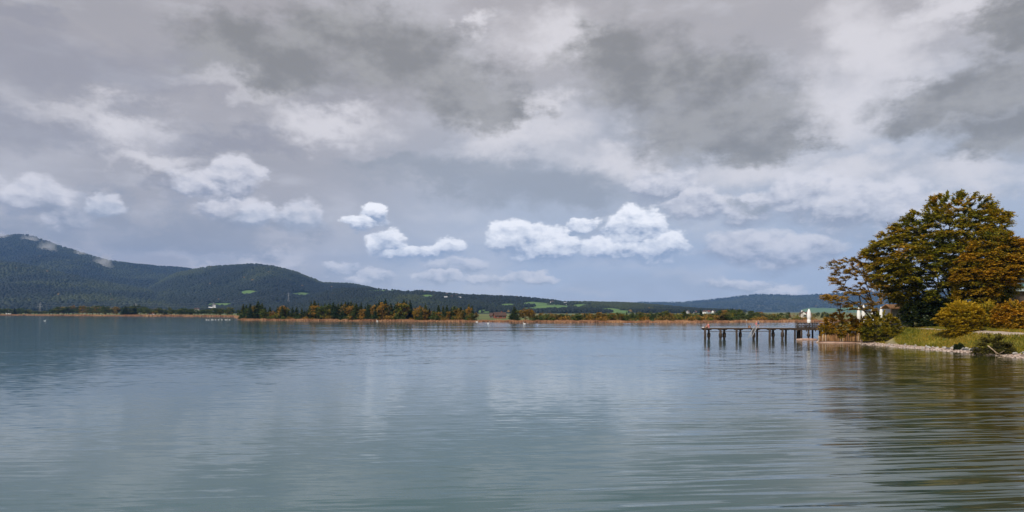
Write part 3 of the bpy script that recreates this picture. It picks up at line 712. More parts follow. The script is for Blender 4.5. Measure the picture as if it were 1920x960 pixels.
# --- the great beech: envelope from a stack of rings (half width against height), lobed
def lobed(cx, cy, prof_z, prof_r, ecc, seed, lob=0.22, shift=None):
    pz, pr_ = np.array(prof_z, float), np.array(prof_r, float)
    def inside(p):
        r = np.interp(p[:, 2], pz, pr_, left=0, right=0)
        sx_ = np.interp(p[:, 2], pz, shift, left=0, right=0) if shift is not None else 0
        dx_, dy_ = p[:, 0]-cx-sx_, (p[:, 1]-cy)/ecc; a = np.arctan2(dy_, dx_)
        r = r*(1-lob*0.5+lob*vnoise(a*1.6+7, p[:, 2]/3.2, seed, 3)*1.3)
        return np.hypot(dx_, dy_)/np.maximum(r, 0.01)
    return inside
BD = 140.0; bx, by = X(1786, BD), BD
bz = hz_(bx, by)-0.2
hts = [Z(q, BD) for q in (606, 580, 555, 520, 490, 470, 448, 425, 407, 388, 374, 364)]
lpx = [1715, 1700, 1664, 1632, 1624, 1620, 1640, 1664, 1690, 1712, 1735, 1775]; rpx = [1850, 1872, 1890, 1900, 1905, 1905, 1900, 1893, 1884, 1868, 1855, 1825]
rad_ = [(b_-a_)/2*BD/FPX-2.1 for a_, b_ in zip(lpx, rpx)]; mid = [((a_+b_)/2-960)*BD/FPX-bx for a_, b_ in zip(lpx, rpx)]
env = lobed(bx, by, hts, rad_, 0.85, 71, 0.30, mid)
tips = env_tips(1500, env, ((bx-18, by-16, hts[0]), (bx+18, by+16, hts[-1]+0.4)))
B = lambda dx_, dy_, z_: (bx+dx_, by+dy_, bz+z_)
heads = [[None, B(0.1, 0, 1.5), B(0.2, 0, 3.2), B(0.1, 0, 4.6)]]
for k_, (ax_, ay_, zz) in enumerate([(-3.0, 0.5, 9), (-6.5, -2, 8), (2.6, -1, 10), (5.5, 1.5, 9), (0.6, 3.5, 10), (-1.2, -3.5, 9.5), (0.4, 0.4, 12), (-9.5, 1, 7.5), (8.5, -1, 7.5), (-5, 5, 8), (4, -6, 7)]):
    heads.append([3, B(ax_*0.25, ay_*0.25, 6.0), B(ax_*0.55, ay_*0.55, 4.6+(zz-4.6)*0.62), B(ax_*0.85, ay_*0.85, zz), B(ax_*1.05, ay_*1.05, zz+3.2)])
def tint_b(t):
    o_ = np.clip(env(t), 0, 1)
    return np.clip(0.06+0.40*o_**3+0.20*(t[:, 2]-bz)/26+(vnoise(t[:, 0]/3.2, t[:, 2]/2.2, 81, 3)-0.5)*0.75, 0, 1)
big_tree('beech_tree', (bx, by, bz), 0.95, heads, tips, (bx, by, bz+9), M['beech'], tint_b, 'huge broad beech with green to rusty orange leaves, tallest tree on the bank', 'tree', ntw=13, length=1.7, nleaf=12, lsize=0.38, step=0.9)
# --- second, more orange beech in front of it to the right
CD = 126.0; cx_, cy_ = X(1868, CD), CD; cz = hz_(cx_, cy_)-0.2
hts2 = [Z(q, CD) for q in (590, 570, 540, 515, 490, 468, 448, 434, 424)]
l2 = [1812, 1797, 1788, 1786, 1798, 1812, 1828, 1845, 1862]; r2 = [1874, 1876, 1884, 1925, 1944, 1934, 1908, 1888, 1880]
env2 = lobed(cx_, cy_, hts2, [max((b_-a_)/2*CD/FPX-1.2, 0.3) for a_, b_ in zip(l2, r2)], 0.8, 72, 0.3, [((a_+b_)/2-960)*CD/FPX-cx_ for a_, b_ in zip(l2, r2)])
tips2 = env_tips(760, env2, ((cx_-10, cy_-8, hts2[0]), (cx_+10, cy_+8, hts2[-1]+0.3)))
heads = [[None, (cx_, cy_, cz+3), (cx_+0.1, cy_, cz+7), (cx_, cy_, cz+11), (cx_, cy_, cz+15)]]
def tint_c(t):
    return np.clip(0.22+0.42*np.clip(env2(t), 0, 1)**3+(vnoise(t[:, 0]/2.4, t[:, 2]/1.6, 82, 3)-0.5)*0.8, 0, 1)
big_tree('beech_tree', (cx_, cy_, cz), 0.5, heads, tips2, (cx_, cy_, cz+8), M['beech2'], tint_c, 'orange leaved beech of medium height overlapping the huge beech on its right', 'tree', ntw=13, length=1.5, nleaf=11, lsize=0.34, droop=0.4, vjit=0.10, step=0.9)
# --- thin leaning tree by the palisade
LD = 131.0; lb = (X(1643, LD), LD, hz_(X(1643, LD), LD)-0.2)
def lp(px, py, dy=0.0): return (X(px, LD), LD+dy, Z(py, LD))
blobs = [(1575, 500, 16, 12), (1596, 492, 18, 9), (1612, 505, 12, 14), (1572, 528, 18, 8), (1600, 545, 30, 9), (1628, 540, 18, 12), (1570, 562, 22, 9), (1556, 558, 14, 6), (1600, 575, 26, 8), (1640, 560, 16, 12), (1622, 520, 10, 12), (1585, 515, 16, 8), (1636, 580, 14, 10)]
tp = []
for (a_, b_, c_, d_) in blobs:
    for q in range(int(6+c_*0.75)):
        th = RNG.random()*6.283; rr = RNG.random()**0.5
        tp.append(lp(a_+c_*rr*math.cos(th), b_+d_*rr*math.sin(th), RNG.normal(0, 1.6)))
tp = np.array(tp)
heads = [[None, lp(1640, 598), lp(1636, 575), lp(1632, 555), lp(1624, 530), lp(1614, 512), lp(1606, 497)],
         [0, lp(1636, 605, -0.6), lp(1622, 590, -1.0), lp(1606, 574, -1.2), lp(1586, 562, -1)], [2, lp(1620, 556, 0.8), lp(1600, 545, 1.2), lp(1582, 540, 1)]]
big_tree('leaning_tree', lb, 0.26, heads, tp, (lb[0]+1, LD, lb[2]+3), M['rust'], lambda t: np.clip(0.62+(vnoise(t[:, 0]/1.5, t[:, 2], 9, 3)-0.5)*1.2, 0, 1),
         'thin sparse tree with brown leaves leaning left over the log palisade', 'tree', ntw=13, length=1.0, nleaf=10, lsize=0.22, step=0.6, droop=0.3)
# --- bushes
def bush(name, px, py_base, D, wpx, hpx, material, tlo, thi, label, cat='bush', n=90, ntw=9, length=0.9, nleaf=8, lsize=0.24, lob=0.55, seed=1, ecc=0.8, droop=0.2, vjit=0.35, bz=None, wide=0.45, dark_core=True, shape=None):
    n = int(n*1.9); length *= 0.72; x0 = X(px, D); z0 = (hz_(x0, D) if bz is None else bz)-0.15; hgt = hpx*D/FPX-length*0.35; w = wpx/2*D/FPX-length*0.45
    zz = [z0, z0+hgt*0.15, z0+hgt*wide, z0+hgt*0.8, z0+hgt]; rr = shape or [0.62, 0.9, 1.0, 0.66, 0.12]; rr = [q*w for q in rr]
    e = lobed(x0, D, zz, rr, ecc, seed, lob)
    t = env_tips(n, e, ((x0-w*1.1, D-w*ecc*1.1, z0+0.1), (x0+w*1.1, D+w*ecc*1.1, z0+hgt)))
    heads = [[None, (x0+math.cos(q*1.3)*0.3*w, D+math.sin(q*1.3)*0.3*w*ecc, z0+hgt*0.3)] for q in range(5)]
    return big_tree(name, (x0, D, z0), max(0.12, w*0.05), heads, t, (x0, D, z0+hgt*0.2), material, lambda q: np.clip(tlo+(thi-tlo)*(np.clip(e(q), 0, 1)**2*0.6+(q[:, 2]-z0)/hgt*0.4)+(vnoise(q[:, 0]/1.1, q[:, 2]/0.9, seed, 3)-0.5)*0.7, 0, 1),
                    label, cat, ntw=ntw, length=length, nleaf=nleaf, lsize=lsize, droop=droop, vjit=vjit, step=0.7, hz_flat=0.8)
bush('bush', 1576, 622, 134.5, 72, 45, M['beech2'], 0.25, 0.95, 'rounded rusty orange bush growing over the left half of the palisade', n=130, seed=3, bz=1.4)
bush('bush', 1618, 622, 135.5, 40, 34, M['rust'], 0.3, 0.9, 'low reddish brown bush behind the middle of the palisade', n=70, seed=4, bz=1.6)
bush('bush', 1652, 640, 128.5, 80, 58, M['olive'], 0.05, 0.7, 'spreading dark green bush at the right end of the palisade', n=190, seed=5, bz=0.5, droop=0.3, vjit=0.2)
bush('bush', 1744, 612, 136, 100, 64, M['darkleaf'], 0.0, 0.7, 'very dark green lower foliage of the huge beech', n=240, seed=6, lsize=0.3, length=1.1, ecc=0.5)  # separate bush added to stand in for the beech's dark lower foliage
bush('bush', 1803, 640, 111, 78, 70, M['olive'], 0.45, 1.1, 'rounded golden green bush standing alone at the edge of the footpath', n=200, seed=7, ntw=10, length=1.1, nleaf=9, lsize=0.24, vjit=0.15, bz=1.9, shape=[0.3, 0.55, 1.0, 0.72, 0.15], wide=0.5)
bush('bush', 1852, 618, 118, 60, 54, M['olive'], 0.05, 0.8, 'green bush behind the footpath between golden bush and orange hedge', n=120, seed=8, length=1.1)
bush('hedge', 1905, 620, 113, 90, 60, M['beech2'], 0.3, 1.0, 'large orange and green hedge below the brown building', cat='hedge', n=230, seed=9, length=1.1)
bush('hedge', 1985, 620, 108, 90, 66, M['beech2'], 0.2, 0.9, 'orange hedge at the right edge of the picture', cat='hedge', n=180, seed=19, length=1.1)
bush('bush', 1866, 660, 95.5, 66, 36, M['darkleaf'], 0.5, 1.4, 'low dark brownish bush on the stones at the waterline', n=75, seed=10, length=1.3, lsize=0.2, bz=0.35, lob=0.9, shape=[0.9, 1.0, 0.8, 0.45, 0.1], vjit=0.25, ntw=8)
bush('bush', 1798, 655, 104.5, 18, 12, M['darkleaf'], 0.2, 0.9, 'tiny dark bush among the riprap stones', n=30, seed=11, length=0.45, lsize=0.16, bz=0.4)
ordn = ['first', 'second', 'third', 'fourth', 'fifth', 'sixth', 'seventh', 'eighth', 'ninth', 'tenth', 'eleventh', 'twelfth', 'thirteenth', 'fourteenth', 'fifteenth', 'sixteenth', 'seventeenth', 'eighteenth', 'nineteenth', 'twentieth']
TENS = {20: 'twenty', 30: 'thirty', 40: 'forty', 50: 'fifty', 60: 'sixty', 70: 'seventy', 80: 'eighty', 90: 'ninety'}
def ordinal(i):
    if i >= 99: return 'one hundred and '+ordinal(i-100) if i > 99 else 'hundredth'
    if i < 20: return ordn[i]
    t_ = (i+1)//10*10; r_ = (i+1) % 10
    return TENS[t_][:-1]+'ieth' if r_ == 0 else TENS[t_]+'-'+ordn[r_-1]


# ------------------------------------------------------------------ jetty
PD = 150.0; DZ = Z(614.6, PD)          # deck top
pier = empty('jetty', (X(1420, PD), PD, 0), 'long dark wooden jetty on paired piles reaching out over the lake', 'jetty')
def rel(o_): return o_.location
PO = Vector((X(1420, PD), PD, 0))
def L(x, y, z): return (x-PO.x, y-PO.y, z-PO.z)
xl, xr = X(1313, PD), X(1490, PD); PW = 1.7
m = MB()
nb = 74
for i in range(nb):
    xx_ = xl+(xr-xl)*(i+0.5)/nb; m.box(L(xx_, PD, DZ-0.04+RNG.normal(0, 0.006)), ((xr-xl)/nb-0.025, PW+0.2, 0.07))
m.build('deck', M['deckwood'], pier)
for yo in (-PW/2+0.1, PW/2-0.1):
    m = MB(); m.box(L((xl+xr)/2+0.2, PD+yo, DZ-0.20), (xr-xl-0.6, 0.16, 0.22)); m.build('beam', M['oldwood'], pier)
prs = [(1322, 1329), (1351, 1358), (1381, 1388), (1413, 1419.5), (1443, 1449.5), (1467, 1473.5)]
for gi, (a_, b_) in enumerate(prs):
    m = MB(); m.box(L(X((a_+b_)/2, PD), PD, DZ-0.40), ((b_-a_+9)*PD/FPX, 0.5, 0.18)); m.build('crossbeam', M['oldwood'], pier)
    for k_, (p_, yo) in enumerate(((a_, -PW/2+0.1), (b_, PW/2-0.1))):
        x_ = X(p_, PD+yo); m = MB(); w_ = 0.235+0.03*RNG.random()
        m.tube([L(x_, PD+yo, -2.5), L(x_+RNG.normal(0, .03), PD+yo, 0.4), L(x_+RNG.normal(0, .02), PD+yo, DZ-0.34)], [w_*1.05, w_, w_*0.95], 8)
        o_ = m.build('pile', M['oldwood'], pier, True)
        if (gi+k_) % 2 == 1 or gi in (1,):
            c_ = MB(); zz_ = Z(628.5-gi*0.3, PD); c_.tube([L(x_, PD+yo, zz_-0.55), L(x_, PD+yo, zz_-0.4), L(x_, PD+yo, zz_+0.35), L(x_, PD+yo, zz_+0.5)], [w_*1.1, w_*1.55, w_*1.5, w_*1.1], 8); c_.build('collar', M['oldwood'], o_, True)
for yo in (-PW/2-0.06,):
    m = MB(); m.box(L(X(1385, PD), PD+yo, Z(621, PD)), (X(1445, PD)-X(1325, PD), 0.10, 0.13)); m.build('brace', M['oldwood'], pier)
# bathing ladder
ld = MB(); a0 = Vector(L(X(1410, PD), PD-PW/2-0.1, DZ+0.05)); a1 = Vector(L(X(1396.5, PD), PD-PW/2-1.3, Z(629.5, PD)-0.3))
sx_ = Vector((0.72, 0.0, 0))
for s_ in (Vector((0, 0, 0)), sx_): ld.tube([a0+s_+Vector((0.5, 0.25, 0.35)), a0+s_, a1+s_], 0.07, 6)
for q in range(8): p_ = a0.lerp(a1, (q+0.7)/8); ld.tube([p_, p_+sx_], 0.03, 5)
ld.build('ladder', M['greywall'], pier, True)
# platform at the landward end
plx0, plx1 = X(1487, PD), X(1552, PD); PY0 = PD-2.2; PY1 = PD+3.2
plat = empty('jetty_platform', ((plx0+plx1)/2, PD, 0), 'wooden platform with cross braced railing at the land end of the jetty', 'platform')
PO = Vector(((plx0+plx1)/2, PD, 0))
m = MB()
for i in range(34): m.box(L(plx0+(plx1-plx0)*(i+0.5)/34, (PY0+PY1)/2, DZ-0.1), ((plx1-plx0)/34-0.02, PY1-PY0, 0.09))
m.build('deck', M['oldwood'], plat)
for yo in (PY0+0.12, PD+0.4, PY1-0.2):
    m = MB(); m.box(L((plx0+plx1)/2-0.5, yo, DZ-0.30), (plx1-plx0+1.2, 0.22, 0.28)); m.build('beam', M['oldwood'], plat)
for (p_, yo, w_) in ((1490.5, PY0+0.3, 0.2), (1495, PY1-0.6, 0.2), (1498.5, PD, 0.22), (1502.5, PY0+0.3, 0.24), (1516, PY0+0.3, 0.2), (1523.5, PD+1, 0.2), (1537, PD, 0.2), (1545, PY0+0.6, 0.25), (1540, PY1-0.6, 0.2)):
    m = MB(); x_ = X(p_, yo); m.tube([L(x_, yo, -2.5), L(x_, yo, 1), L(x_, yo, DZ-0.16)], [w_*1.1, w_, w_], 8); o_ = m.build('pile', M['oldwood'], plat, True)
    if p_ == 1516: c_ = MB(); c_.tube([L(x_, yo, 0.65), L(x_, yo, 0.8), L(x_, yo, 1.2), L(x_, yo, 1.3)], [0.24, 0.4, 0.38, 0.24], 8); c_.build('collar', M['oldwood'], o_, True)
def railing(x0, y0, x1, y1, nb_, zt=1.02):
    v0, v1 = Vector((x0, y0, DZ)), Vector((x1, y1, DZ)); m = MB(); f = lambda p: L(p.x, p.y, p.z)
    for hh, r_ in ((zt, 0.055), (0.42, 0.04), (0.12, 0.05)): m.tube([f(v0+Vector((0, 0, hh))), f(v1+Vector((0, 0, hh)))], r_, 5)
    for i in range(nb_+1):
        p = v0.lerp(v1, i/nb_); m.tube([f(p-Vector((0, 0, 0.42))), f(p+Vector((0, 0, zt)))], 0.055, 5)
        if i < nb_:
            q = v0.lerp(v1, (i+1)/nb_); up = Vector((0, 0, zt)); u2 = Vector((0, 0, 0.12))
            m.tube([f(p+u2), f(q+up)], 0.03, 4); m.tube([f(q+u2), f(p+up)], 0.03, 4)
    m.build('railing', M['oldwood'], plat)
railing(plx0+0.1, PY0, plx1-0.2, PY0, 9); railing(plx0+2.0, PY1, plx1-0.2, PY1, 9)
for (p_, py_) in ((1491, 600.5), (1494.5, 600), (1527.5, 601)):
    m = MB(); x_ = X(p_, PY0+0.2); m.tube([L(x_, PY0+0.2, DZ-0.5), L(x_, PY0+0.2, Z(py_, PD))], [0.06, 0.045], 6); m.build('post', M['oldwood'], plat)
# raking struts outside the railing
for p_ in (1494, 1511, 1528):
    m = MB(); x_ = X(p_, PD-2.3); m.tube([L(x_, PY0-0.12, Z(609, PD)), L(x_+0.15, PY0-0.12, Z(621, PD))], [0.09, 0.13], 6); m.build('strut', M['oldwood'], plat)
# mooring log floating before the platform
m = MB(); m.tube([(X(1493, 147.4), 147.4, 0.05), (X(1503, 147), 147, 0.10), (X(1520, 146.4), 146.4, 0.12), (X(1532.5, 146), 146, 0.10)], [0.15, 0.2, 0.21, 0.16], 8)
tag(m.build('floating_log', M['pinkwood'], smooth_=True), 'pale pinkish log floating in front of the jetty platform', 'log')
# thin shower pole with a white head
t = empty('marker_pole', (X(1401.3, PD), PD+0.6, DZ), 'thin pole with small white top standing on the jetty beside the ladder', 'pole')
m = MB(); m.tube([(0, 0, 0), (0, 0, Z(600.5, PD)-DZ)], 0.025, 6); m.build('pole', M['steel'], t)
m = MB(); m.tube([(0, 0, Z(600.8, PD)-DZ), (0, 0, Z(600, PD)-DZ+0.08)], [0.09, 0.07], 8); m.build('lamp_head', M['white'], t)

# ------------------------------------------------------------------ closed parasols
def parasol(x, y, z, zt, w, label, zcan=None):
    t = empty('closed_parasol', (x, y, z), label, 'parasol', 'closed white parasols')
    hh = zt-z; zc = (zcan-z) if zcan else hh*0.32
    m = MB(); m.tube([(0, 0, 0), (0, 0, hh-0.1)], 0.04, 8); m.build('pole', M['white'], t, True)
    m = MB(); m.box((0, 0, 0.06), (0.8, 0.8, 0.12)); m.build('base', M['darkmetal'], t, bevel=0.02)
    prof_ = [(0.0, 0.75), (0.10, 0.95), (0.22, 0.86), (0.262, 0.66), (0.30, 0.88), (0.5, 1.0), (0.72, 0.86), (0.88, 0.58), (1.0, 0.10)]
    k = 24; v = []; f = []
    for i, (u, r_) in enumerate(prof_):
        for j in range(k):
            a = 2*math.pi*j/k; rr = w/2*r_*(1.0+(0.13 if j % 3 == 0 else -0.07))*(1+RNG.normal(0, 0.03)); v.append((rr*math.cos(a), rr*math.sin(a), zc+(hh-zc)*u))
    for i in range(len(prof_)-1):
        for j in range(k): f.append((i*k+j, i*k+(j+1) % k, (i+1)*k+(j+1) % k, (i+1)*k+j))
    f.append(tuple((len(prof_)-1)*k+j for j in range(k)))
    mesh_np('canopy', np.array(v), f, M['canvas'], t, True)
    m = MB(); zz_ = zc+(hh-zc)*0.262; m.tube([(0, 0, zz_-0.05), (0, 0, zz_+0.05)], w/2*0.72, 16); m.build('strap', M['canvas'], t, True)
parasol(X(1517.5, PD), PD+0.2, DZ-0.04, Z(579, PD), 0.84, 'closed white parasol standing on the jetty platform', Z(605.5, PD))
for (px_, D_, top, w_, lab) in ((1610, 168, 576, 0.85, 'closed white parasol seen left of the trunk of the thin leaning tree'), (1619, 172, 571, 0.9, 'tallest of the closed white parasols behind the thin leaning tree'),
                                (1636, 170, 573, 0.8, 'closed white parasol just right of the leaning trunk'), (1652, 174, 575, 0.75, 'closed white parasol nearest to the tiled kiosk')):
    x_ = X(px_, D_); z_ = hz_(x_, D_); parasol(x_, D_, z_, Z(top, D_), w_, lab, z_+1.1)

# ------------------------------------------------------------------ people
def limb(m, pts, rad, k=8): m.tube(pts, rad, k)
def body_mesh(name, J, E, R_, material, parent, hands=(), face=None):
    """skin-modifier body, one surface; fingers as short chains rooted in the palms; nose and ears on the head"""
    me = bpy.data.meshes.new(name); me.from_pydata([tuple(j) for j in J], E, []); me.update()
    o = bpy.data.objects.new(name, me); COL.objects.link(o); sk = o.modifiers.new('skin', 'SKIN')
    lay = me.skin_vertices[0] if me.skin_vertices else None
    if lay is None:
        bm_ = bmesh.new(); bm_.from_mesh(me); bm_.verts.layers.skin.verify(); bm_.to_mesh(me); bm_.free(); lay = me.skin_vertices[0]
    for i, r_ in enumerate(R_): lay.data[i].radius = (r_, r_*0.85); lay.data[i].use_root = (i == 0)
    ss = o.modifiers.new('sub', 'SUBSURF'); ss.levels = 2; ss.render_levels = 2
    dg = bpy.context.evaluated_depsgraph_get(); e = o.evaluated_get(dg); nm = bpy.data.meshes.new_from_object(e)
    v = [tuple(q.co) for q in nm.vertices]; f = [tuple(p.vertices) for p in nm.polygons]
    bpy.data.objects.remove(o)
    m = MB(); m.v = v; m.f = f
    for (pw, pd, side) in hands:      # palm centre, pointing direction, thumb side
        pw, pd, side = Vector(pw), Vector(pd).normalized(), Vector(side).normalized(); nr = pd.cross(side)
        for q, ln in enumerate((0.075, 0.085, 0.08, 0.062)):
            b0 = pw+side*(0.03-0.02*q); m.tube([b0, b0+pd*ln*0.6, b0+pd*ln+nr*0.02, b0+pd*ln*1.25+nr*0.045], [0.010, 0.009, 0.008, 0.006], 5)
        m.tube([pw+side*0.02-pd*0.03, pw+side*0.055+pd*0.01, pw+side*0.065+pd*0.045], [0.013, 0.011, 0.008], 5)
    if face:
        hc, fd, r_ = Vector(face[0]), Vector(face[1]).normalized(), face[2]; sd_ = fd.cross(Vector((0, 0, 1)))
        m.tube([hc+fd*r_*0.8+Vector((0, 0, 0.02)), hc+fd*r_*1.2-Vector((0, 0, 0.015))], [0.010, 0.017], 5)
        for s_ in (-1, 1): m.tube([hc+sd_*s_*r_*0.8, hc+sd_*s_*r_*1.05], [0.03, 0.022], 6)
        m.tube([hc+fd*r_*0.88-Vector((0, 0, 0.05))-sd_*0.025, hc+fd*r_*0.88-Vector((0, 0, 0.05))+sd_*0.025], 0.008, 5)
    return m.build(name, material, parent, True)
def cloth(name, rings, material, parent):
    """rings: (centre, rx, ry)"""
    k = 14; v = []; f = []
    for c, rx, ry in rings:
        for j in range(k): a = 2*math.pi*j/k; v.append((c[0]+rx*math.cos(a), c[1]+ry*math.sin(a), c[2]))
    for i in range(len(rings)-1):
        for j in range(k): f.append((i*k+j, i*k+(j+1) % k, (i+1)*k+(j+1) % k, (i+1)*k+j))
    return mesh_np(name, np.array(v), f, material, parent, True)
def hair(name, c, r, material, parent, back):
    bm_ = bmesh.new(); bmesh.ops.create_icosphere(bm_, subdivisions=2, radius=1.0)
    for v in list(bm_.verts):
        if v.co.z < -0.35 or (v.co.dot(Vector(back)) < -0.45 and v.co.z < 0.35): bm_.verts.remove(v)
    me = bpy.data.meshes.new(name)
    for v in bm_.verts: v.co = Vector(c)+Vector((v.co.x*r*1.12, v.co.y*r*1.2, v.co.z*r*1.15+0.02))
    bm_.to_mesh(me); bm_.free(); me.materials.append(material); o = bpy.data.objects.new(name, me); COL.objects.link(o); o.parent = parent; return o
def stander(px, y, face, label, lean=0.0, trunks=None, top=None, h=1.72, hairm='hair', arms='cross'):
    fx, fy = face; n_ = math.hypot(fx, fy); fx, fy = fx/n_, fy/n_; sx, sy = -fy, fx
    t = empty('person', (X(px, y), y, DZ), label, 'person')
    P = lambda f_, s_, z_: (fx*f_+sx*s_, fy*f_+sy*s_, z_*h/1.72)
    J = [P(0, 0, .95), P(0.01, 0, 1.12), P(lean*.5, 0, 1.30), P(lean, 0, 1.43), P(lean*1.2, 0, 1.50), P(lean*1.4+.01, 0, 1.57), P(lean*1.5+.02, 0, 1.66)]
    R_ = [.145, .125, .15, .12, .055, .085, .078]; E = [(0, 1), (1, 2), (2, 3), (3, 4), (4, 5), (5, 6)]
    hands = []
    for s_ in (-1, 1):
        b = len(J); J += [P(0, .09*s_, .86), P(.03, .11*s_, .48), P(0, .12*s_, .10), P(.13, .14*s_, .035)]; R_ += [.095, .06, .042, .035]; E += [(0, b), (b, b+1), (b+1, b+2), (b+2, b+3)]
        b = len(J)
        if arms == 'cross': e1, w1 = P(.08+lean, .22*s_, 1.16), P(.22+lean, .02*s_, 1.22)
        else: e1, w1 = P(.03+lean, .23*s_, 1.15), P(.13+lean, .20*s_, .92)
        J += [P(lean, .19*s_, 1.40), e1, w1]; R_ += [.058, .042, .03]; E += [(3, b), (b, b+1), (b+1, b+2)]
        wv = Vector(w1); dv = (wv-Vector(e1)).normalized(); J.append(tuple(wv+dv*.06)); R_.append(.03); E.append((b+2, b+3)); hands.append((wv+dv*.07, dv, Vector((fx, fy, 0.3))))
    hc = (Vector(J[5])+Vector(J[6]))/2
    body_mesh('body', J, E, R_, M['skin'], t, hands, (hc, (fx, fy, 0), .085))
    hair('hair', hc, .098, M[hairm], t, (-fx, -fy, 0))
    if trunks: cloth('swimming_trunks', [(P(0, 0, 1.02), .155, .145), (P(0, 0, .95), .185, .165), (P(0, 0, .84), .20, .165), (P(0, 0, .72), .21, .15)], M[trunks], t)
    if top: cloth('shirt', [(P(lean*1.1, 0, 1.455), .10, .10), (P(lean, 0, 1.40), .20, .17), (P(lean*.6, 0, 1.28), .19, .175), (P(0.02, 0, 1.1), .165, .15), (P(0, 0, .96), .18, .17)], M[top], t)
    return t
stander(1418.0, PD-0.3, (1, -0.3), 'bare chested person standing on the jetty facing a companion to the right', lean=0.06, trunks='pink')
stander(1422.3, PD+0.1, (-1, -0.4), 'person in dark blue clothing standing on the jetty with folded arms', trunks='navy', top='navy', hairm='blond', h=1.74)
def sitter(px, y, face, label, material, hairm, z0=0.0, h=1.0, legs='forward'):
    fx, fy = face; n_ = math.hypot(fx, fy); fx, fy = fx/n_, fy/n_; sx, sy = -fy, fx
    t = empty('person', (X(px, y), y, DZ+z0), label, 'person'); P = lambda f_, s_, z_: (fx*f_*h+sx*s_*h, fy*f_*h+sy*s_*h, z_*h)
    J = [P(0, 0, .12), P(-.02, 0, .32), P(0.02, 0, .50), P(0.05, 0, .63), P(.08, 0, .70), P(.11, 0, .78), P(.13, 0, .86)]; R_ = [.15, .13, .15, .12, .055, .085, .078]; R_ = [q*h for q in R_]
    E = [(i, i+1) for i in range(6)]; hands = []
    for s_ in (-1, 1):
        b = len(J); J += [P(.12, .10*s_, .14), P(.46, .13*s_, .34), P(.66, .13*s_, .07), P(.80, .14*s_, .05)]; R_ += [.09*h, .06*h, .042*h, .035*h]; E += [(0, b), (b, b+1), (b+1, b+2), (b+2, b+3)]
        b = len(J); e1, w1 = P(.20, .25*s_, .42), P(.38, .16*s_, .42); J += [P(.05, .19*s_, .60), e1, w1]; R_ += [.058*h, .042*h, .03*h]; E += [(3, b), (b, b+1), (b+1, b+2)]
        wv = Vector(w1); dv = (wv-Vector(e1)).normalized(); J.append(tuple(wv+dv*.06)); R_.append(.03*h); E.append((b+2, b+3)); hands.append((wv+dv*.07, dv, Vector((0, 0, 1))))
    hc = (Vector(J[5])+Vector(J[6]))/2; body_mesh('body', J, E, R_, M['skin'], t, hands, (hc, (fx, fy, 0), .085*h)); hair('hair', hc, .098*h, M[hairm], t, (-fx, -fy, 0))
    cloth('shirt', [(P(.06, 0, .655), .10*h, .10*h), (P(.05, 0, .60), .20*h, .18*h), (P(.02, 0, .48), .19*h, .18*h), (P(-.02, 0, .3), .17*h, .165*h), (P(0, 0, .05), .20*h, .19*h)], M[material], t)
sitter(1328.6, PD-0.2, (-1, -0.35), 'sandy haired person in pink sitting on the outer end of the jetty', 'pink', 'blond', h=1.18)
sitter(1407, PD-0.25, (-1, -0.5), 'dark haired child in brown crouching at the top of the jetty ladder', 'brown', 'hair', h=0.66)
def bag(px, y, s, label, material, name='bag'):
    bm_ = bmesh.new(); bmesh.ops.create_icosphere(bm_, subdivisions=3, radius=1.0)
    for v in bm_.verts:
        n_ = 0.12*math.sin(v.co.x*5+v.co.y*3)+0.08*math.cos(v.co.z*7); v.co = Vector((v.co.x*s[0]*(1+n_), v.co.y*s[1]*(1+n_), max(v.co.z*s[2]*(1+n_), -s[2]*0.6)+s[2]*0.6))
    me = bpy.data.meshes.new(name); bm_.to_mesh(me); bm_.free(); me.materials.append(material); me.polygons.foreach_set('use_smooth', [True]*len(me.polygons))
    o = bpy.data.objects.new(name, me); COL.objects.link(o); o.location = (X(px, y), y, DZ); tag(o, label, 'bag'); return o
bag(1324.3, PD+0.2, (0.38, 0.25, 0.27), 'black bag lying beside the seated person at the jetty end', M['black'])
bag(1318.2, PD-0.3, (0.14, 0.12, 0.12), 'small white bag at the very end of the jetty', M['white'])
bag(1404, PD+0.2, (0.2, 0.2, 0.34), 'upright brown bag beside the crouching child', M['brown'])

# ------------------------------------------------------------------ palisade of logs
pal = empty('palisade', (63, 132.8, 0), 'weathered log palisade holding the bank beside the jetty', 'palisade')
PP = [(X(1534, 134), 134.0), (X(1556, 133.2), 133.2), (X(1585, 132.5), 132.5), (X(1612, 132.0), 132.0)]
cum = [0]
for (a_, b_) in zip(PP[:-1], PP[1:]): cum.append(cum[-1]+math.hypot(b_[0]-a_[0], b_[1]-a_[1]))
def along(s_): return np.interp(s_, cum, [p[0] for p in PP]), np.interp(s_, cum, [p[1] for p in PP])
NP = 42
PM = [M['paliwood'], simple('dark_log', (0.05, 0.026, 0.012, 1), (0.16, 0.085, 0.04, 1), 2.2, 0.9, 0.03, (1, 1, 0.22)), simple('ochre_log', (0.16, 0.080, 0.025, 1), (0.40, 0.24, 0.10, 1), 2.2, 0.9, 0.03, (1, 1, 0.22)), M['paliwood']]
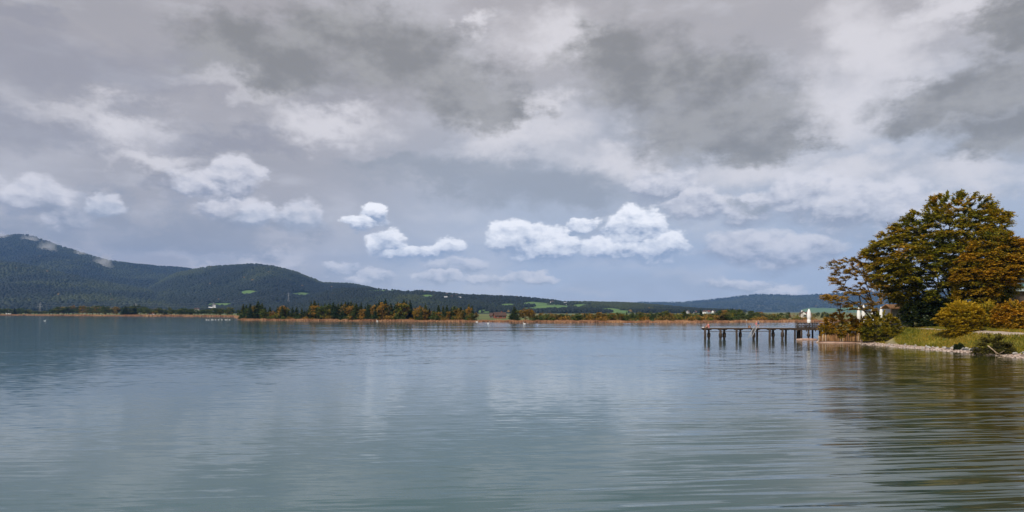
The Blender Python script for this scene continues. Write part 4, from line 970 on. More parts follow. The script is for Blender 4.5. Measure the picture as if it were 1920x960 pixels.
for i in range(NP):
    x_, y_ = along(cum[-1]*(i+0.5)/NP); u = i/NP; topy = 629.5-7*u if u < 0.45 else 625.5-2.0*(u-0.45)
    r_ = 0.095+0.03*RNG.random(); zt = Z(topy, y_)+RNG.normal(0, 0.09); m = MB(); q = RNG.normal(0, 0.05)
    m.tube([(x_-63, y_-132.8, -1.0), (x_-63+q*0.3, y_-132.8+RNG.normal(0, .03), zt*0.5), (x_-63+q, y_-132.8+RNG.normal(0, .05), zt-0.03), (x_-63+q, y_-132.8, zt)], [r_, r_*1.02, r_*0.96, r_*0.7], 7)
    m.build('log', PM[int(RNG.integers(0, 4))] if RNG.random() > 0.14 else M['paletop'], pal, True)
for zz_ in (0.28,):
    m = MB(); m.tube([(p[0]-63, p[1]-132.8-0.2, zz_) for p in PP], 0.05, 6); m.build('wire_rail', M['oldwood'], pal)
m = MB(); m.tube([(p[0], p[1]-0.38, 0.06) for p in PP], [0.13, 0.17, 0.16, 0.12], 8)
tag(m.build('sill_log', M['pinkwood'], smooth_=True), 'reddish log lying in the water along the foot of the palisade', 'log')
def rock(name, c, s, material, label, group, seed):
    rg = np.random.default_rng(seed); bm_ = bmesh.new(); bmesh.ops.create_icosphere(bm_, subdivisions=2, radius=1.0)
    pl = rg.normal(0, 1, (9, 3)); pl /= np.linalg.norm(pl, axis=1, keepdims=True); dd = rg.uniform(0.62, 0.95, 9)
    for v in bm_.verts:
        co = np.array(v.co)
        for a_, b_ in zip(pl, dd):
            q = co@a_
            if q > b_: co = co-a_*(q-b_)
        v.co = Vector(co*np.array(s))
    me = bpy.data.meshes.new(name); bm_.to_mesh(me); bm_.free(); me.materials.append(material)
    o = bpy.data.objects.new(name, me); COL.objects.link(o); o.location = c; o.rotation_euler = (rg.uniform(-.4, .4), rg.uniform(-.4, .4), rg.uniform(0, 6)); tag(o, label, 'rock', group); return o
rock('boulder', (X(1601, 133), 133.2, 2.0), (1.1, 0.5, 0.28), M['stone_l'], 'flat pale boulder resting on top of the palisade end', None, 5)
# riprap along the waterline
cnt = 0
zones = [(1700, 1755, 16, 0), (1756, 1800, 22, 1), (1800, 1845, 22, 2), (1882, 1925, 16, 1), (1640, 1700, 10, 0)]
WL = np.array([[p[0], p[1]] for p in BK])[::-1]
def wl_at(px):   # waterline point seen in column px of the bank
    ys_ = np.linspace(86, 131, 400); xs_ = np.interp(ys_, WL[:, 1], WL[:, 0]); pxs = 960+xs_/ys_*FPX; j = int(np.argmin(abs(pxs-px))); return xs_[j], ys_[j]
desc = {0: 'pale weathered riprap stone on the gravel beach', 1: 'pale grey riprap stone above the waterline', 2: 'dark grey riprap stone above the waterline'}
rocks = []
for (p0, p1, nn, kd) in zones:
    for i in range(nn):
        px_ = RNG.uniform(p0, p1); x_, y_ = wl_at(px_); off = RNG.uniform(1.4, 2.6) if kd else RNG.uniform(0.3, 2.4); x_ += off; sc = RNG.uniform(0.16, 0.42) if kd else RNG.uniform(0.10, 0.26)
        if kd == 2: sc = RNG.uniform(0.3, 0.55)
        rocks.append((px_, x_, y_, sc, kd if RNG.random() > 0.25 else (2 if kd == 1 else 1)))
rocks.sort(key=lambda q: q[0]); rcount = {}; dsc_ = {0: 'small pale stone on the gravel beach', 1: 'pale grey riprap stone on the bank edge', 2: 'dark grey riprap stone on the bank edge'}
for i, (px_, x_, y_, sc, kd) in enumerate(rocks):
    z_ = hz_(x_, y_)
    lab = {0: 'small pale riprap stone among others on the beach', 1: 'pale grey riprap stone among others above the beach', 2: 'dark grey riprap stone among others above the beach'}[kd]
    grp = {0: 'small pale riprap stones', 1: 'pale grey riprap stones', 2: 'dark riprap stones'}[kd]
    rc = rcount.get(kd, 0); rcount[kd] = rc+1; lab = f'{dsc_[kd]}, {ordinal(rc)} of these from the left'
    rock('rock', (x_, y_, z_+sc*0.25), (sc*RNG.uniform(.9, 1.4), sc*RNG.uniform(.7, 1.1), sc*RNG.uniform(.6, .85)), M['stone_d'] if kd == 2 else M['stone_l'], lab, grp, 100+i)
# pebbles and drift on the beach: one mass of small stones
n = 5200; yy = RNG.uniform(70, 131, n); xx_ = np.interp(yy, WL[:, 1], WL[:, 0])+RNG.normal(0.55, 0.75, n); zz_, ss_ = bank_h(xx_, yy)
k_ = (ss_ > -0.9) & (ss_ < 2.6); xx_, yy, zz_ = xx_[k_], yy[k_], zz_[k_]; n = len(xx_)
oc = np.array([(1, 0, 0), (0, 1, 0), (-1, 0, 0), (0, -1, 0), (0, 0, 1), (0, 0, -1)], float); of = np.array([(0, 1, 4), (1, 2, 4), (2, 3, 4), (3, 0, 4), (1, 0, 5), (2, 1, 5), (3, 2, 5), (0, 3, 5)])
sc = (0.03+0.11*RNG.random(n)**2.5)
V = oc[None]*sc[:, None, None]*RNG.uniform(0.7, 1.5, (n, 6, 1))*np.array([1.4, 1.1, 0.6]); V = V+np.stack([xx_, yy, np.maximum(zz_, 0.0)], -1)[:, None]
def pebb(nt, p, o): setc(p, 'Base Color', ramp(attr('tint'), [(0, (0.06, 0.05, 0.045, 1)), (0.5, (0.36, 0.26, 0.21, 1)), (1, (0.68, 0.60, 0.54, 1))])); p.inputs['Roughness'].default_value = 0.8
M['pebble'] = mat('pebbles', pebb)
tag(mesh_np('gravel', V.reshape(-1, 3), (of[None]+(np.arange(n)*6)[:, None, None]).reshape(-1, 3), M['pebble'], attr={'tint': np.repeat(RNG.random(n), 6)}), 'pinkish pebbles and driftwood bits on the narrow beach', 'gravel', kind='stuff')
# fallen branches at the water's edge
def branch(pts, r0, twigs, label):
    m = MB(); m.tube(pts, [r0*(1-0.75*i/(len(pts)-1)) for i in range(len(pts))], 6)
    for (i, e1, e2) in twigs: m.tube([pts[i], e1, e2], [r0*.45, r0*.35, r0*.12], 5)
    tag(m.build('fallen_branch', M['drift'], smooth_=True), label, 'branch')
bp = lambda px, py, D, z=None: (X(px, D), D, Z(py, D))
branch([bp(1852, 648, 92.5), bp(1862, 656, 92.2), bp(1872, 664, 92), bp(1886, 668, 91.4), bp(1900, 669.5, 91)], 0.07,
       [(1, bp(1868, 663, 91.5), bp(1866, 671, 90.9)), (2, bp(1877, 661, 91.5), bp(1884, 657, 91.4)), (3, bp(1893, 673, 90.5), bp(1898, 677, 90))], 'bare bleached branch leaning out of the dark bush into the water')
branch([bp(1862, 672, 89.8), bp(1875, 670, 90.2), bp(1892, 671, 90.4), bp(1908, 673, 90.2)], 0.05, [(1, bp(1868, 676, 89.4), bp(1860, 680, 88.9)), (2, bp(1885, 677, 89.2), bp(1880, 682, 88.4))], 'twiggy grey branch lying in the shallow water below the leaning branch')
branch([bp(1655, 646.5, 125), bp(1672, 647, 122.5), bp(1690, 648.5, 119.8)], 0.05, [(1, bp(1678, 645.5, 122), bp(1684, 644.5, 121.5))], 'bleached driftwood trunk lying along the beach near the green bush')

# ------------------------------------------------------------------ kiosk with tiled roof
KD = 162; kx0, kx1 = X(1660, KD), X(1704, KD); kz = hz_((kx0+kx1)/2, KD)-0.1
ki = empty('kiosk', ((kx0+kx1)/2, KD, kz), 'small grey kiosk with orange tiled roof half hidden by the trees', 'kiosk')
kw, kd_ = (kx1-kx0)-1.0, 3.4; zt_ = Z(579, KD)-kz; zr = Z(570.5, KD)-kz
m = MB(); m.box((0, 0, zt_/2), (kw, kd_, zt_)); m.build('wall', M['greywall'], ki)
m = MB()
for i in range(22):
    xx0 = -kw/2-0.5+(kw+1.0)*i/22
    for s_ in (-1, 1): m.poly([(xx0, s_*(kd_/2+0.6), zt_-0.05), (xx0+(kw+1)/22-0.03, s_*(kd_/2+0.6), zt_-0.05), (xx0+(kw+1)/22-0.03, 0, zr-0.13), (xx0, 0, zr-0.13), (xx0, s_*(kd_/2+0.6), zt_+0.10), (xx0+(kw+1)/22-0.03, s_*(kd_/2+0.6), zt_+0.10), (xx0+(kw+1)/22-0.03, 0, zr), (xx0, 0, zr)], [(0, 1, 2, 3), (4, 5, 6, 7), (0, 1, 5, 4), (1, 2, 6, 5), (2, 3, 7, 6), (3, 0, 4, 7)])
m.build('roof', M['orangeroof'], ki)
for xo in (-kw*0.22, kw*0.18):
    m = MB(); m.box((xo, -kd_/2-0.02, zt_*0.55), (0.9, 0.06, 1.1)); wn = m.build('window', M['white'], ki)
    m = MB(); m.box((xo, -kd_/2-0.055, zt_*0.55), (0.74, 0.02, 0.94)); m.build('pane', M['glass'], wn)
for xo in (-kw/2-0.3, kw/2+0.3):
    m = MB(); m.box((xo, -kd_/2-0.4, zt_/2), (0.22, 0.22, zt_-0.1)); m.build('post', M['pinkwood'], ki)

# ------------------------------------------------------------------ brown building with balcony at the right edge
QD = 140; q0 = X(1889, QD); q1 = X(2080, QD); qz = hz_(q0+3, QD)-0.1
bl = empty('lakeside_building', ((q0+q1)/2, QD+4, qz), 'brown lakeside building with pale balcony slab behind the orange beech', 'building')
C0 = Vector(((q0+q1)/2, QD+4, qz)); bw = q1-q0
z1 = Z(546.5, QD)-qz; z2 = Z(541, QD)-qz; z3 = Z(503, QD)-qz
m = MB(); m.box((0, 0, z1/2), (bw-0.6, 8, z1)); m.build('wall', M['brownwall'], bl)
m = MB(); m.box((0, -0.4, (z1+z2)/2+0.02), (bw+0.3, 9.4, z2-z1-0.04)); m.build('balcony_slab', M['bluewhite'], bl)
m = MB(); m.box((0.9, 1.2, (z2+z3)/2), (bw-2.4, 5.4, z3-z2-0.06)); m.build('upper_wall', M['greywall'], bl)
m = MB(); m.box((0.7, 1.0, z3+0.16), (bw-0.2, 7.4, 0.3)); m.poly([(-bw/2+0.7, -2.8, z3+0.31), (bw/2+0.7, -2.8, z3+0.31), (bw/2+0.7, 1.0, z3+1.9), (-bw/2+0.7, 1.0, z3+1.9), (bw/2+0.7, 4.8, z3+0.31), (-bw/2+0.7, 4.8, z3+0.31)], [(0, 1, 2, 3), (3, 2, 4, 5), (0, 3, 5), (1, 4, 2)])
m.build('roof', M['orangeroof'], bl)
for i in range(10):
    xo = -bw/2+0.2+i*(bw/10)
    m = MB(); m.box((xo+bw/20, -4.95, z2+0.5), (bw/10-0.12, 0.03, 0.85)); m.build('rail_panel', M['teal'], bl)
    m = MB(); m.box((xo, -4.95, z2+0.53), (0.06, 0.06, 1.05)); m.build('rail_post', M['darkmetal'], bl)
m = MB(); m.box((0, -4.95, z2+1.08), (bw, 0.09, 0.06)); m.build('handrail', M['bluewhite'], bl)
for i in range(8):
    xo = -bw/2+2.6+i*2.35
    m = MB(); m.box((xo, -1.55, z2+1.45), (1.7, 0.08, 2.3)); wn = m.build('window', M['white'], bl); m = MB(); m.box((xo, -1.60, z2+1.45), (1.5, 0.03, 2.1)); m.build('pane', M['glass'], wn)
    if i < 7:
        m = MB(); m.box((xo-1.0, -4.04, z1*0.52), (0.08, 0.06, z1*0.98)); m.build('cladding_joint', M['darkmetal'], bl)
m = MB(); m.tube([(-bw/2+0.35, -4.06, 0), (-bw/2+0.35, -4.06, z1)], 0.09, 8); m.build('downpipe', M['teal'], bl)

# ------------------------------------------------------------------ water birds and buoys
def swan_mesh(up=True):
    m = MB()
    k = 10; prof_ = [(-0.62, 0.04, 0.24), (-0.45, 0.16, 0.20), (-0.2, 0.24, 0.16), (0.1, 0.26, 0.14), (0.35, 0.2, 0.15), (0.5, 0.09, 0.2)]
    n0 = 0
    for (x_, r_, zc) in prof_:
        for j in range(k): a = 2*math.pi*j/k; m.v.append((x_, r_*math.cos(a), zc+r_*0.72*math.sin(a)))
    for i in range(len(prof_)-1):
        for j in range(k): m.f.append((i*k+j, i*k+(j+1) % k, (i+1)*k+(j+1) % k, (i+1)*k+j))
    m.f.append(tuple(range(k))[::-1]); m.f.append(tuple(5*k+j for j in range(k)))
    if up: m.tube([(0.42, 0, 0.2), (0.56, 0, 0.38), (0.55, 0, 0.58), (0.50, 0, 0.75), (0.55, 0, 0.86), (0.66, 0, 0.86), (0.74, 0, 0.82)], [0.10, 0.07, 0.055, 0.05, 0.06, 0.06, 0.03], 7)
    else: m.tube([(0.42, 0, 0.2), (0.60, 0, 0.34), (0.74, 0, 0.34), (0.86, 0, 0.18), (0.92, 0, 0.06)], [0.10, 0.07, 0.06, 0.055, 0.04], 7)
    return m
def swan(x, y, rz, up, label, s=1.0, group='white swans by the spit'):
    t = empty('swan', (x, y, 0.0), label, 'swan', group, rz); t.scale = (s, s, s)
    swan_mesh(up).build('body', M['feather'], t, True)
    m = MB(); m.tube([(0.73, 0, 0.82), (0.84, 0, 0.79)] if up else [(0.92, 0, 0.07), (0.95, 0, -0.02)], [0.03, 0.012], 6); m.build('beak', M['beak'], t)
sw = [(387, 1), (390.5, 0), (396.3, 1), (399.3, 1), (404, 1), (409.8, 1), (416, 1), (422.5, 0), (425.5, 1), (430.5, 0)]
for i, (p_, up) in enumerate(sw):
    D_ = Dw(600.0)+RNG.normal(0, 4); swan(X(p_, D_), D_, RNG.uniform(-0.6, 0.6)+(math.pi if i % 3 == 0 else 0), up, f'{ordinal(i)} white swan from the left in the row beside the wooded spit', 1.0)
for i, (p_, q_, lab) in enumerate(((84, 602, 'lone white swan far out on the dark water at the left'), (707.5, 602.6, 'white swan floating before the middle of the wooded spit'), (894, 604.2, 'white swan at the right tip of the wooded spit'), (915.5, 606.8, 'white swan in open water just right of the spit'), (983.5, 608, 'white swan in open water below the isolated spruce'))):
    D_ = Dw(q_); swan(X(p_, D_), D_, RNG.uniform(-3, 3), 1, lab, 1.25, 'scattered white swans')

# ------------------------------------------------------------------ far trees (shared meshes)
def conifer_proto(seed, h=14.0, slim=0.2):
    rg = np.random.default_rng(seed); c, dv, s = [], [], []
    n = 620; u = rg.random(n)**0.75*0.95+0.02; zz = h*(0.07+0.93*(1-u) if False else 1-u*0.94); r_ = h*slim*(u**0.85)*(0.75+0.5*((zz*1.7) % 1.0))*(0.8+0.4*rg.random(n)); a = rg.random(n)*6.283
    rr = r_*np.sqrt(rg.random(n)*0.7+0.3); c = np.stack([rr*np.cos(a), rr*np.sin(a), zz-rr*0.35], -1); dv = np.stack([np.cos(a), np.sin(a), -0.45+0*a], -1)
    v, f = leaf_quads(c, dv, 0.9+0.9*u, 0.45+0.4*u, 0.35)
    return v, f, np.repeat(np.clip(0.35+rg.normal(0, 0.25, n)+0.3*(zz/h-0.5), 0, 1), 4), h
def decid_proto(seed, h=11.0, w=3.6, n=900, open_=0.35, clumps=26, size=0.62):
    rg = np.random.default_rng(seed); cc = []
    while len(cc) < clumps:
        p = rg.uniform(-1, 1, 3)
        if np.linalg.norm(p) < 1 and np.linalg.norm(p) > open_: cc.append(p*np.array([w*(0.8+0.2*rg.random()), w*0.9, h*0.40])+np.array([0, 0, h*0.58]))
    cc = np.array(cc); j = rg.integers(0, clumps, n); c = cc[j]+rg.normal(0, 0.62, (n, 3))*np.array([1, 1, 0.7]); dv = rg.normal(0, 1, (n, 3)); dv[:, 2] *= 0.4
    v, f = leaf_quads(c, dv, rg.uniform(0.6, 1.1, n)*size*1.5, rg.uniform(0.6, 1.1, n)*size, 0.7)
    return v, f, np.repeat(np.clip(0.45+rg.normal(0, 0.16, n)+(rg.random(clumps)[j]-0.5)*0.6, 0, 1), 4), h, cc
PROTO = {}
def proto(kind, i):
    key = (kind, i)
    if key in PROTO: return PROTO[key]
    seed = hash_(kind)*10+i
    if kind == 'conifer':
        v, f, t, h = conifer_proto(seed, 14, 0.16+0.025*(i % 3)); mt = M['conifer']; cc = None
    elif kind == 'bare':
        v, f, t, h, cc = decid_proto(seed, 11, 3.0, 260, 0.3, 26, 0.4); mt = M['decid_orange']
    elif kind == 'shrub':
        v, f, t, h, cc = decid_proto(seed, 3.2, 2.4, 420, 0.2, 18, 0.45); mt = M['decid_orange'] if i % 2 else M['decid_green']; v[:, 2] = np.maximum(v[:, 2]*1.25-0.75, -0.1)
    else:
        v, f, t, h, cc = decid_proto(seed, 11, 3.6); mt = M['decid_'+kind]
    co = mesh_np('crown', v, f, mt, attr={'tint': t}); me1 = co.data; bpy.data.objects.remove(co)
    m = MB(); r_ = 0.16 if kind != 'shrub' else 0.07; m.tube([(0, 0, -0.5), (0.05, 0, h*0.4), (0, 0.05, h*0.9)], [r_*1.5, r_, r_*0.3], 6)
    if cc is not None:
        for q in cc[:12]: m.tube([(0, 0, min(q[2]*0.5, h*0.5)), tuple(q*np.array([.5, .5, .8])), tuple(q)], [r_*0.5, r_*0.35, r_*0.15], 4)
    to = m.build('trunk', M['bark'] if kind in ('conifer', 'green') else M['bark_far']); me2 = to.data; bpy.data.objects.remove(to)
    PROTO[key] = (me1, me2, h); return PROTO[key]
def hash_(s_): return sum(ord(q)*(i+3) for i, q in enumerate(s_))
NAME = {'conifer': 'spruce_tree', 'orange': 'autumn_tree', 'green': 'leafy_tree', 'yellow': 'yellow_tree', 'bare': 'birch_tree', 'shrub': 'shrub'}
DESC = {'conifer': 'dark pointed spruce', 'orange': 'rusty orange autumn tree', 'green': 'rounded green tree', 'yellow': 'bright yellow autumn tree', 'bare': 'thin nearly bare birch tree', 'shrub': 'low shrub'}
FT = []      # (kind, px, depth, height, widthscale, region)
def far_tree(kind, px, D, hgt, ws, region, base=0.2): FT.append((kind, px, D, hgt, ws, region, base))
# the wooded spit: skyline of the photo, column by column
sk = prof([(450, 566), (462, 572), (484, 563), (500, 577), (520, 572), (530, 562), (543, 577), (560, 574), (572, 583), (585, 562), (597, 561), (610, 562), (620, 562), (632, 562), (650, 564), (668, 568), (680, 568), (700, 566), (722, 561), (735, 568), (750, 563), (757, 560), (775, 566), (800, 570), (830, 572), (852, 567), (866, 568), (890, 572), (896, 578)])
con_x = [456, 462, 469, 491, 497, 506, 521, 536, 548, 556, 571, 578, 590, 603, 629, 644, 653, 662, 673, 690, 700, 711, 728, 745, 769, 778, 790, 798, 822, 838, 852, 864, 872, 879, 477, 484, 529, 541, 566, 583, 597, 609, 617, 625, 634, 640, 648, 658, 667, 677, 685, 694, 706, 716, 722.5, 733, 749, 757, 762, 805, 813, 831, 846, 858, 885, 574, 515, 668, 741]
for p_ in con_x:
    top = np.interp(p_, *sk)+RNG.choice([-1.5, 0.5, 3, 6, 9]); D_ = Dw(599.5)*RNG.uniform(1.0, 1.10)+0.0; sb = float(shore_depth(math.atan((p_-960)/FPX))); D_ = sb+RNG.uniform(5, 30)
    far_tree('conifer', p_, D_, Z(top, D_), RNG.uniform(0.85, 1.25), 'wooded spit')
for i in range(88):
    p_ = 452+i*5.05+RNG.normal(0, 2); p_ = min(p_, 893); top = np.interp(p_, *sk)+RNG.uniform(5, 16); sb = float(shore_depth(math.atan((p_-960)/FPX))); D_ = sb+RNG.uniform(6, 36)
    kd = RNG.choice(['orange', 'orange', 'orange', 'green', 'bare', 'yellow'] if p_ > 460 else ['orange', 'green'], p=[.2, .13, .07, .45, .1, .05] if p_ > 460 else None)
    if p_ > 790 and p_ < 880: kd = 'orange' if RNG.random() < 0.75 else 'green'
    far_tree(str(kd), p_, D_, max(Z(top, D_), 5.5), RNG.uniform(0.75, 1.2), 'wooded spit')
for i in range(34):
    p_ = 452+i*13.2+RNG.normal(0, 3); sb = float(shore_depth(math.atan((min(p_, 890)-960)/FPX))); far_tree('shrub', min(p_, 892), sb+RNG.uniform(3, 10), RNG.uniform(2.0, 4.2), RNG.uniform(0.9, 1.5), 'wooded spit')
# low flat shore to the right
def rt(kind, px, top, D=None, ws=1.0, reg='flat far shore', back=None):
    sb = float(shore_depth(math.atan((px-960)/FPX))); D_ = D or sb+(back if back is not None else RNG.uniform(12, 45)); far_tree(kind, px, D_, Z(top, D_), ws, reg)
for q in ((964, 573, 'conifer', 1.5), (975, 577, 'green', 1.2), (985, 576, 'orange', 1.3), (994, 577, 'orange', 1.0), (958, 588, 'green', 1), (1000, 585, 'orange', 1.2), (1015, 585, 'orange', 1.3), (1024, 588, 'orange', 1.2), (1063, 585, 'bare', 1),
          (1075, 590, 'orange', 1.1), (1096, 586, 'conifer', 0.9), (1087, 590, 'green', 1), (1109, 587, 'orange', 1), (1122, 584, 'orange', 1.1), (1132, 587, 'orange', 1.2), (1150, 586, 'orange', 1.4), (1163, 587, 'orange', 1.2), (1178, 590, 'green', 1),
          (1187, 587, 'green', 1), (1200, 584, 'green', 1.2), (1212, 586, 'green', 1), (1225, 588, 'green', 1), (1246, 581, 'green', 1.7), (1283, 580, 'conifer', 1.3), (1272, 588, 'green', 1), (1295, 590, 'green', 1), (1314, 580, 'conifer', 1), (1310, 588, 'green', 1), (1333, 586, 'green', 1)):
    rt(q[2], q[0], q[1], ws=q[3])
for i in range(62):
    p_ = 1003+i*8.6+RNG.normal(0, 3); sb = float(shore_depth(math.atan((p_-960)/FPX))); far_tree('shrub', p_, sb+RNG.uniform(14, 26), RNG.uniform(1.8, 4.0), RNG.uniform(1.0, 1.8), 'flat far shore')
# wooded mound to the right of centre
for i in range(64):
    p_ = 1342+RNG.random()*112; u = (p_-1342)/112; skl = np.interp(p_, [1342, 1352, 1375, 1395, 1410, 1430, 1455], [590, 578, 575.5, 577, 580, 584, 589]); D_ = RNG.uniform(405, 640); hh = RNG.uniform(7, 11)
    tp_ = skl+max(0, (600-D_)/200)*10+RNG.uniform(0, 3); far_tree(str(RNG.choice(['green', 'orange', 'green', 'conifer'], p=[.45, .3, .15, .1])), p_, D_, Z(tp_, D_), RNG.uniform(0.9, 1.4)*9/max(Z(tp_, D_), 4)*1.0, 'wooded mound')
for i in range(20):
    p_ = 1458+i*5.4+RNG.normal(0, 1.5); rt(str(RNG.choice(['green', 'green', 'bare', 'conifer'])), p_, RNG.uniform(583, 588), ws=RNG.uniform(.8, 1.3), reg='open shore behind the parasol', back=RNG.uniform(90, 230))
# far left shore: a row of mixed trees a kilometre away
yl = {157: 'yellow', 161: 'yellow', 188: 'yellow', 217: 'yellow', 236: 'conifer', 246: 'conifer', 250: 'conifer', 312: 'conifer', 26: 'conifer', 36: 'green', 50: 'green', 2: 'green'}
for i in range(74):
    p_ = -30+i*6.4+RNG.normal(0, 1.5); p_ = min(p_, 447); sb = float(shore_depth(math.atan((p_-960)/FPX))); D_ = sb+RNG.uniform(70, 190)
    top = np.interp(p_, [-30, 15, 40, 80, 100, 130, 160, 200, 236, 250, 280, 340, 380, 450], [576, 578, 577, 582, 577, 573.5, 574, 574, 575, 573, 577, 578, 578, 577])+RNG.uniform(-1, 3)
    kd = min(yl.items(), key=lambda q: abs(q[0]-p_)); kd = kd[1] if abs(kd[0]-p_) < 3.2 else str(RNG.choice(['green', 'green', 'orange'], p=[.55, .41, .04]))
    far_tree(kd, p_, D_, Z(top, D_), RNG.uniform(0.9, 1.5), 'far left shore')
for i in range(70):
    p_ = 1003+i*4.9+RNG.normal(0, 1.5); rt(str(RNG.choice(['green', 'orange', 'green', 'bare'], p=[.4, .25, .25, .1])), p_, RNG.uniform(585.5, 591.5), ws=RNG.uniform(1.1, 1.9), back=RNG.uniform(18, 90))
for i in range(26):
    p_ = 1120+i*9.2+RNG.normal(0, 2); rt(str(RNG.choice(['green', 'green', 'conifer'])), p_, RNG.uniform(583.5, 587), ws=RNG.uniform(1.0, 1.6), back=RNG.uniform(120, 300))
cnt = {}
FT.sort(key=lambda q: q[1])
for (kd, px_, D_, hgt, ws, reg, base) in FT:
    i = cnt.get((kd, reg), 0); cnt[(kd, reg)] = i+1
    m1, m2, h0 = proto(kd, int(RNG.integers(0, 4))); hgt = max(hgt-base, 1.5); s_ = hgt/h0; w_ = s_*ws
    if kd != 'shrub': w_ = min(max(w_, 0.55), 1.6*ws)
    if kd == 'conifer': w_ = s_*ws*1.4
    if reg == 'far left shore': w_ *= 1.5; s_ *= 1.12
    t = empty(NAME[kd], (X(px_, D_), D_, base), f'{DESC[kd]} on the {reg}, {ordinal(i)} from the left', 'shrub' if kd == 'shrub' else 'tree', f'{DESC[kd]}s on the {reg}', RNG.random()*6.28)
    t.scale = (w_, w_, s_)
    for me_, nm in ((m2, 'trunk'), (m1, 'crown')):
        o_ = bpy.data.objects.new(nm, me_); COL.objects.link(o_); o_.parent = t

# ------------------------------------------------------------------ far houses
def house(px, py, D, w, dpt, h, roofh, wall, roof, label, rz=0.0, cat='house', name='house', nwin=3, rot=False):
    t = empty(name, (X(px, D), D, Z(py, D)), label, cat, None, rz)
    m = MB(); m.box((0, 0, h/2-1.5), (w, dpt, h+3)); m.poly([(-w/2, -dpt/2, h), (-w/2, dpt/2, h), (-w/2, 0, h+roofh*0.98), (w/2, -dpt/2, h), (w/2, dpt/2, h), (w/2, 0, h+roofh*0.98)], [(0, 1, 2), (3, 5, 4)]); m.build('wall', wall, t)
    e = 0.7; m = MB(); sl = roofh*e/(dpt/2)
    for s_ in (-1, 1):
        a_ = [(-w/2-e, s_*(dpt/2+e), h-sl), (w/2+e, s_*(dpt/2+e), h-sl), (w/2+e, 0, h+roofh), (-w/2-e, 0, h+roofh)]
        m.poly(a_+[(x_, y_, z_+0.3) for x_, y_, z_ in a_], [(0, 1, 2, 3), (4, 5, 6, 7), (0, 1, 5, 4), (1, 2, 6, 5), (2, 3, 7, 6), (3, 0, 4, 7)])
    rf = m.build('roof', roof, t); m = MB(); m.box((w*0.2, 0.8, h+roofh*0.9+0.4), (0.8, 0.8, 1.8)); m.build('chimney', wall, rf)
    for i in range(nwin):
        xo = -w/2+w*(i+0.5)/nwin; m = MB(); m.box((xo, -dpt/2-0.03, h*0.5), (w/nwin*0.35, 0.08, h*0.3)); wn = m.build('window', M['white'], t); m = MB(); m.box((xo, -dpt/2-0.09, h*0.5), (w/nwin*0.28, 0.04, h*0.25)); m.build('pane', M['glass'], wn)
G0 = 0.7
def gp(D): return HOR-(G0-H)*FPX/D
house(16.5, gp(1550), 1550, 10, 9, 5, 4.2, M['white'], M['white'], 'bright white chapel like house among trees at the far left shore', 0.5, nwin=2)
house(239.5, gp(1250), 1250, 4, 4, 2.4, 1.5, M['white'], M['darkroof'], 'tiny white hut at the edge of the far left reeds', 0.3, nwin=1)
house(285, gp(1180), 1180, 9, 5, 3.2, 2.2, M['white'], M['redroof'], 'low white cabin with red roof on the far left shore', 0.1, nwin=2)
house(369, 583, 1900, 12, 8, 5, 3, M['white'], M['darkroof'], 'white farmhouse with dark roof behind the far left trees', 0.4)
house(398, 578.5, 2700, 26, 10, 4, 2, M['white'], M['white'], 'long pale shed at the foot of the rounded hill', 0.1, nwin=5)
house(401.5, 575, 3000, 11, 9, 9, 4, M['white'], M['darkroof'], 'tall white house above the long pale shed', 0.3)
house(937, gp(560), 560, 9, 6, 2.6, 2.2, M['redroof'], M['darkroof'], 'brown boathouse with dark roof right of the wooded spit', 0.25, 'hut', 'boathouse', 2)
house(926, gp(600), 600, 6, 5, 2.3, 1.9, M['brownwall'], M['darkroof'], 'small dark hut beside the brown boathouse', -0.2, 'hut', 'hut', 1)
house(1505.5, gp(620), 620, 4.5, 5, 3.6, 2.2, M['white'], M['darkroof'], 'white gabled cottage left of the red roofed barn', 1.4, nwin=1)
house(1511, gp(625), 625, 7, 6, 2.6, 2.0, M['brownwall'], M['redroof'], 'red roofed wooden barn behind the parasol', -0.15, 'barn', 'barn', 2)
vill = [(1152, 589, 1500), (1160, 588, 1650), (1172, 588.5, 1500), (1183, 589, 1400), (1229, 588, 1300), (1236, 589, 1250), (1263, 588.5, 1300), (1290, 589, 1150), (1303, 587.5, 1250), (1322, 589.5, 1050), (1328, 589, 1100), (1338, 589, 1000)]
dsc = ['white house with red roof', 'pale house with dark roof', 'cream house with steep red roof']
for i, (a_, b_, D_) in enumerate(vill):
    house(a_, 587.6, D_*1.9, RNG.uniform(8, 13), RNG.uniform(8, 10), RNG.uniform(4, 6), RNG.uniform(3, 4), M['greywall'] if i % 3 == 1 else M['white'], M['redroof'] if i % 2 == 0 else M['darkroof'], f'distant village {dsc[i % 3]}, {ordinal(i)} of the row seen from the left', RNG.uniform(-0.8, 0.8), nwin=3)
rid = [(792, 550.5, 16), (798, 549.5, 14), (804, 550, 16), (836, 561.5, 13), (838, 555, 12), (856, 557, 11), (862, 562, 11), (847, 560, 10), (1035, 569.5, 16), (1060, 571.5, 14), (812, 552, 12)]
for i, (a_, b_, w_) in enumerate(rid):
    # sit the house on the low ridge's slope where it shows in this column and row
    cols, t_, XX_, YY_, ZZ_ = HILLS[-1]; j = int(np.argmin(abs(cols-a_))); rows = HOR-(ZZ_[:, j]-H)*FPX/YY_[:, j]; kk = int(np.argmin(abs(rows[:int(len(rows)*0.75)]-b_))); D_ = float(YY_[kk, j]); zb = float(ZZ_[kk, j])
    house(a_, HOR-(zb+2.5-H)*FPX/(D_-12), D_-12, w_, 9, 6, 4, M['white'], M['darkroof'] if i % 3 else M['greywall'], f'white farmhouse on the long low ridge, {ordinal(sorted(q[0] for q in rid).index(a_))} from the left', RNG.uniform(-0.5, 0.5), nwin=3)

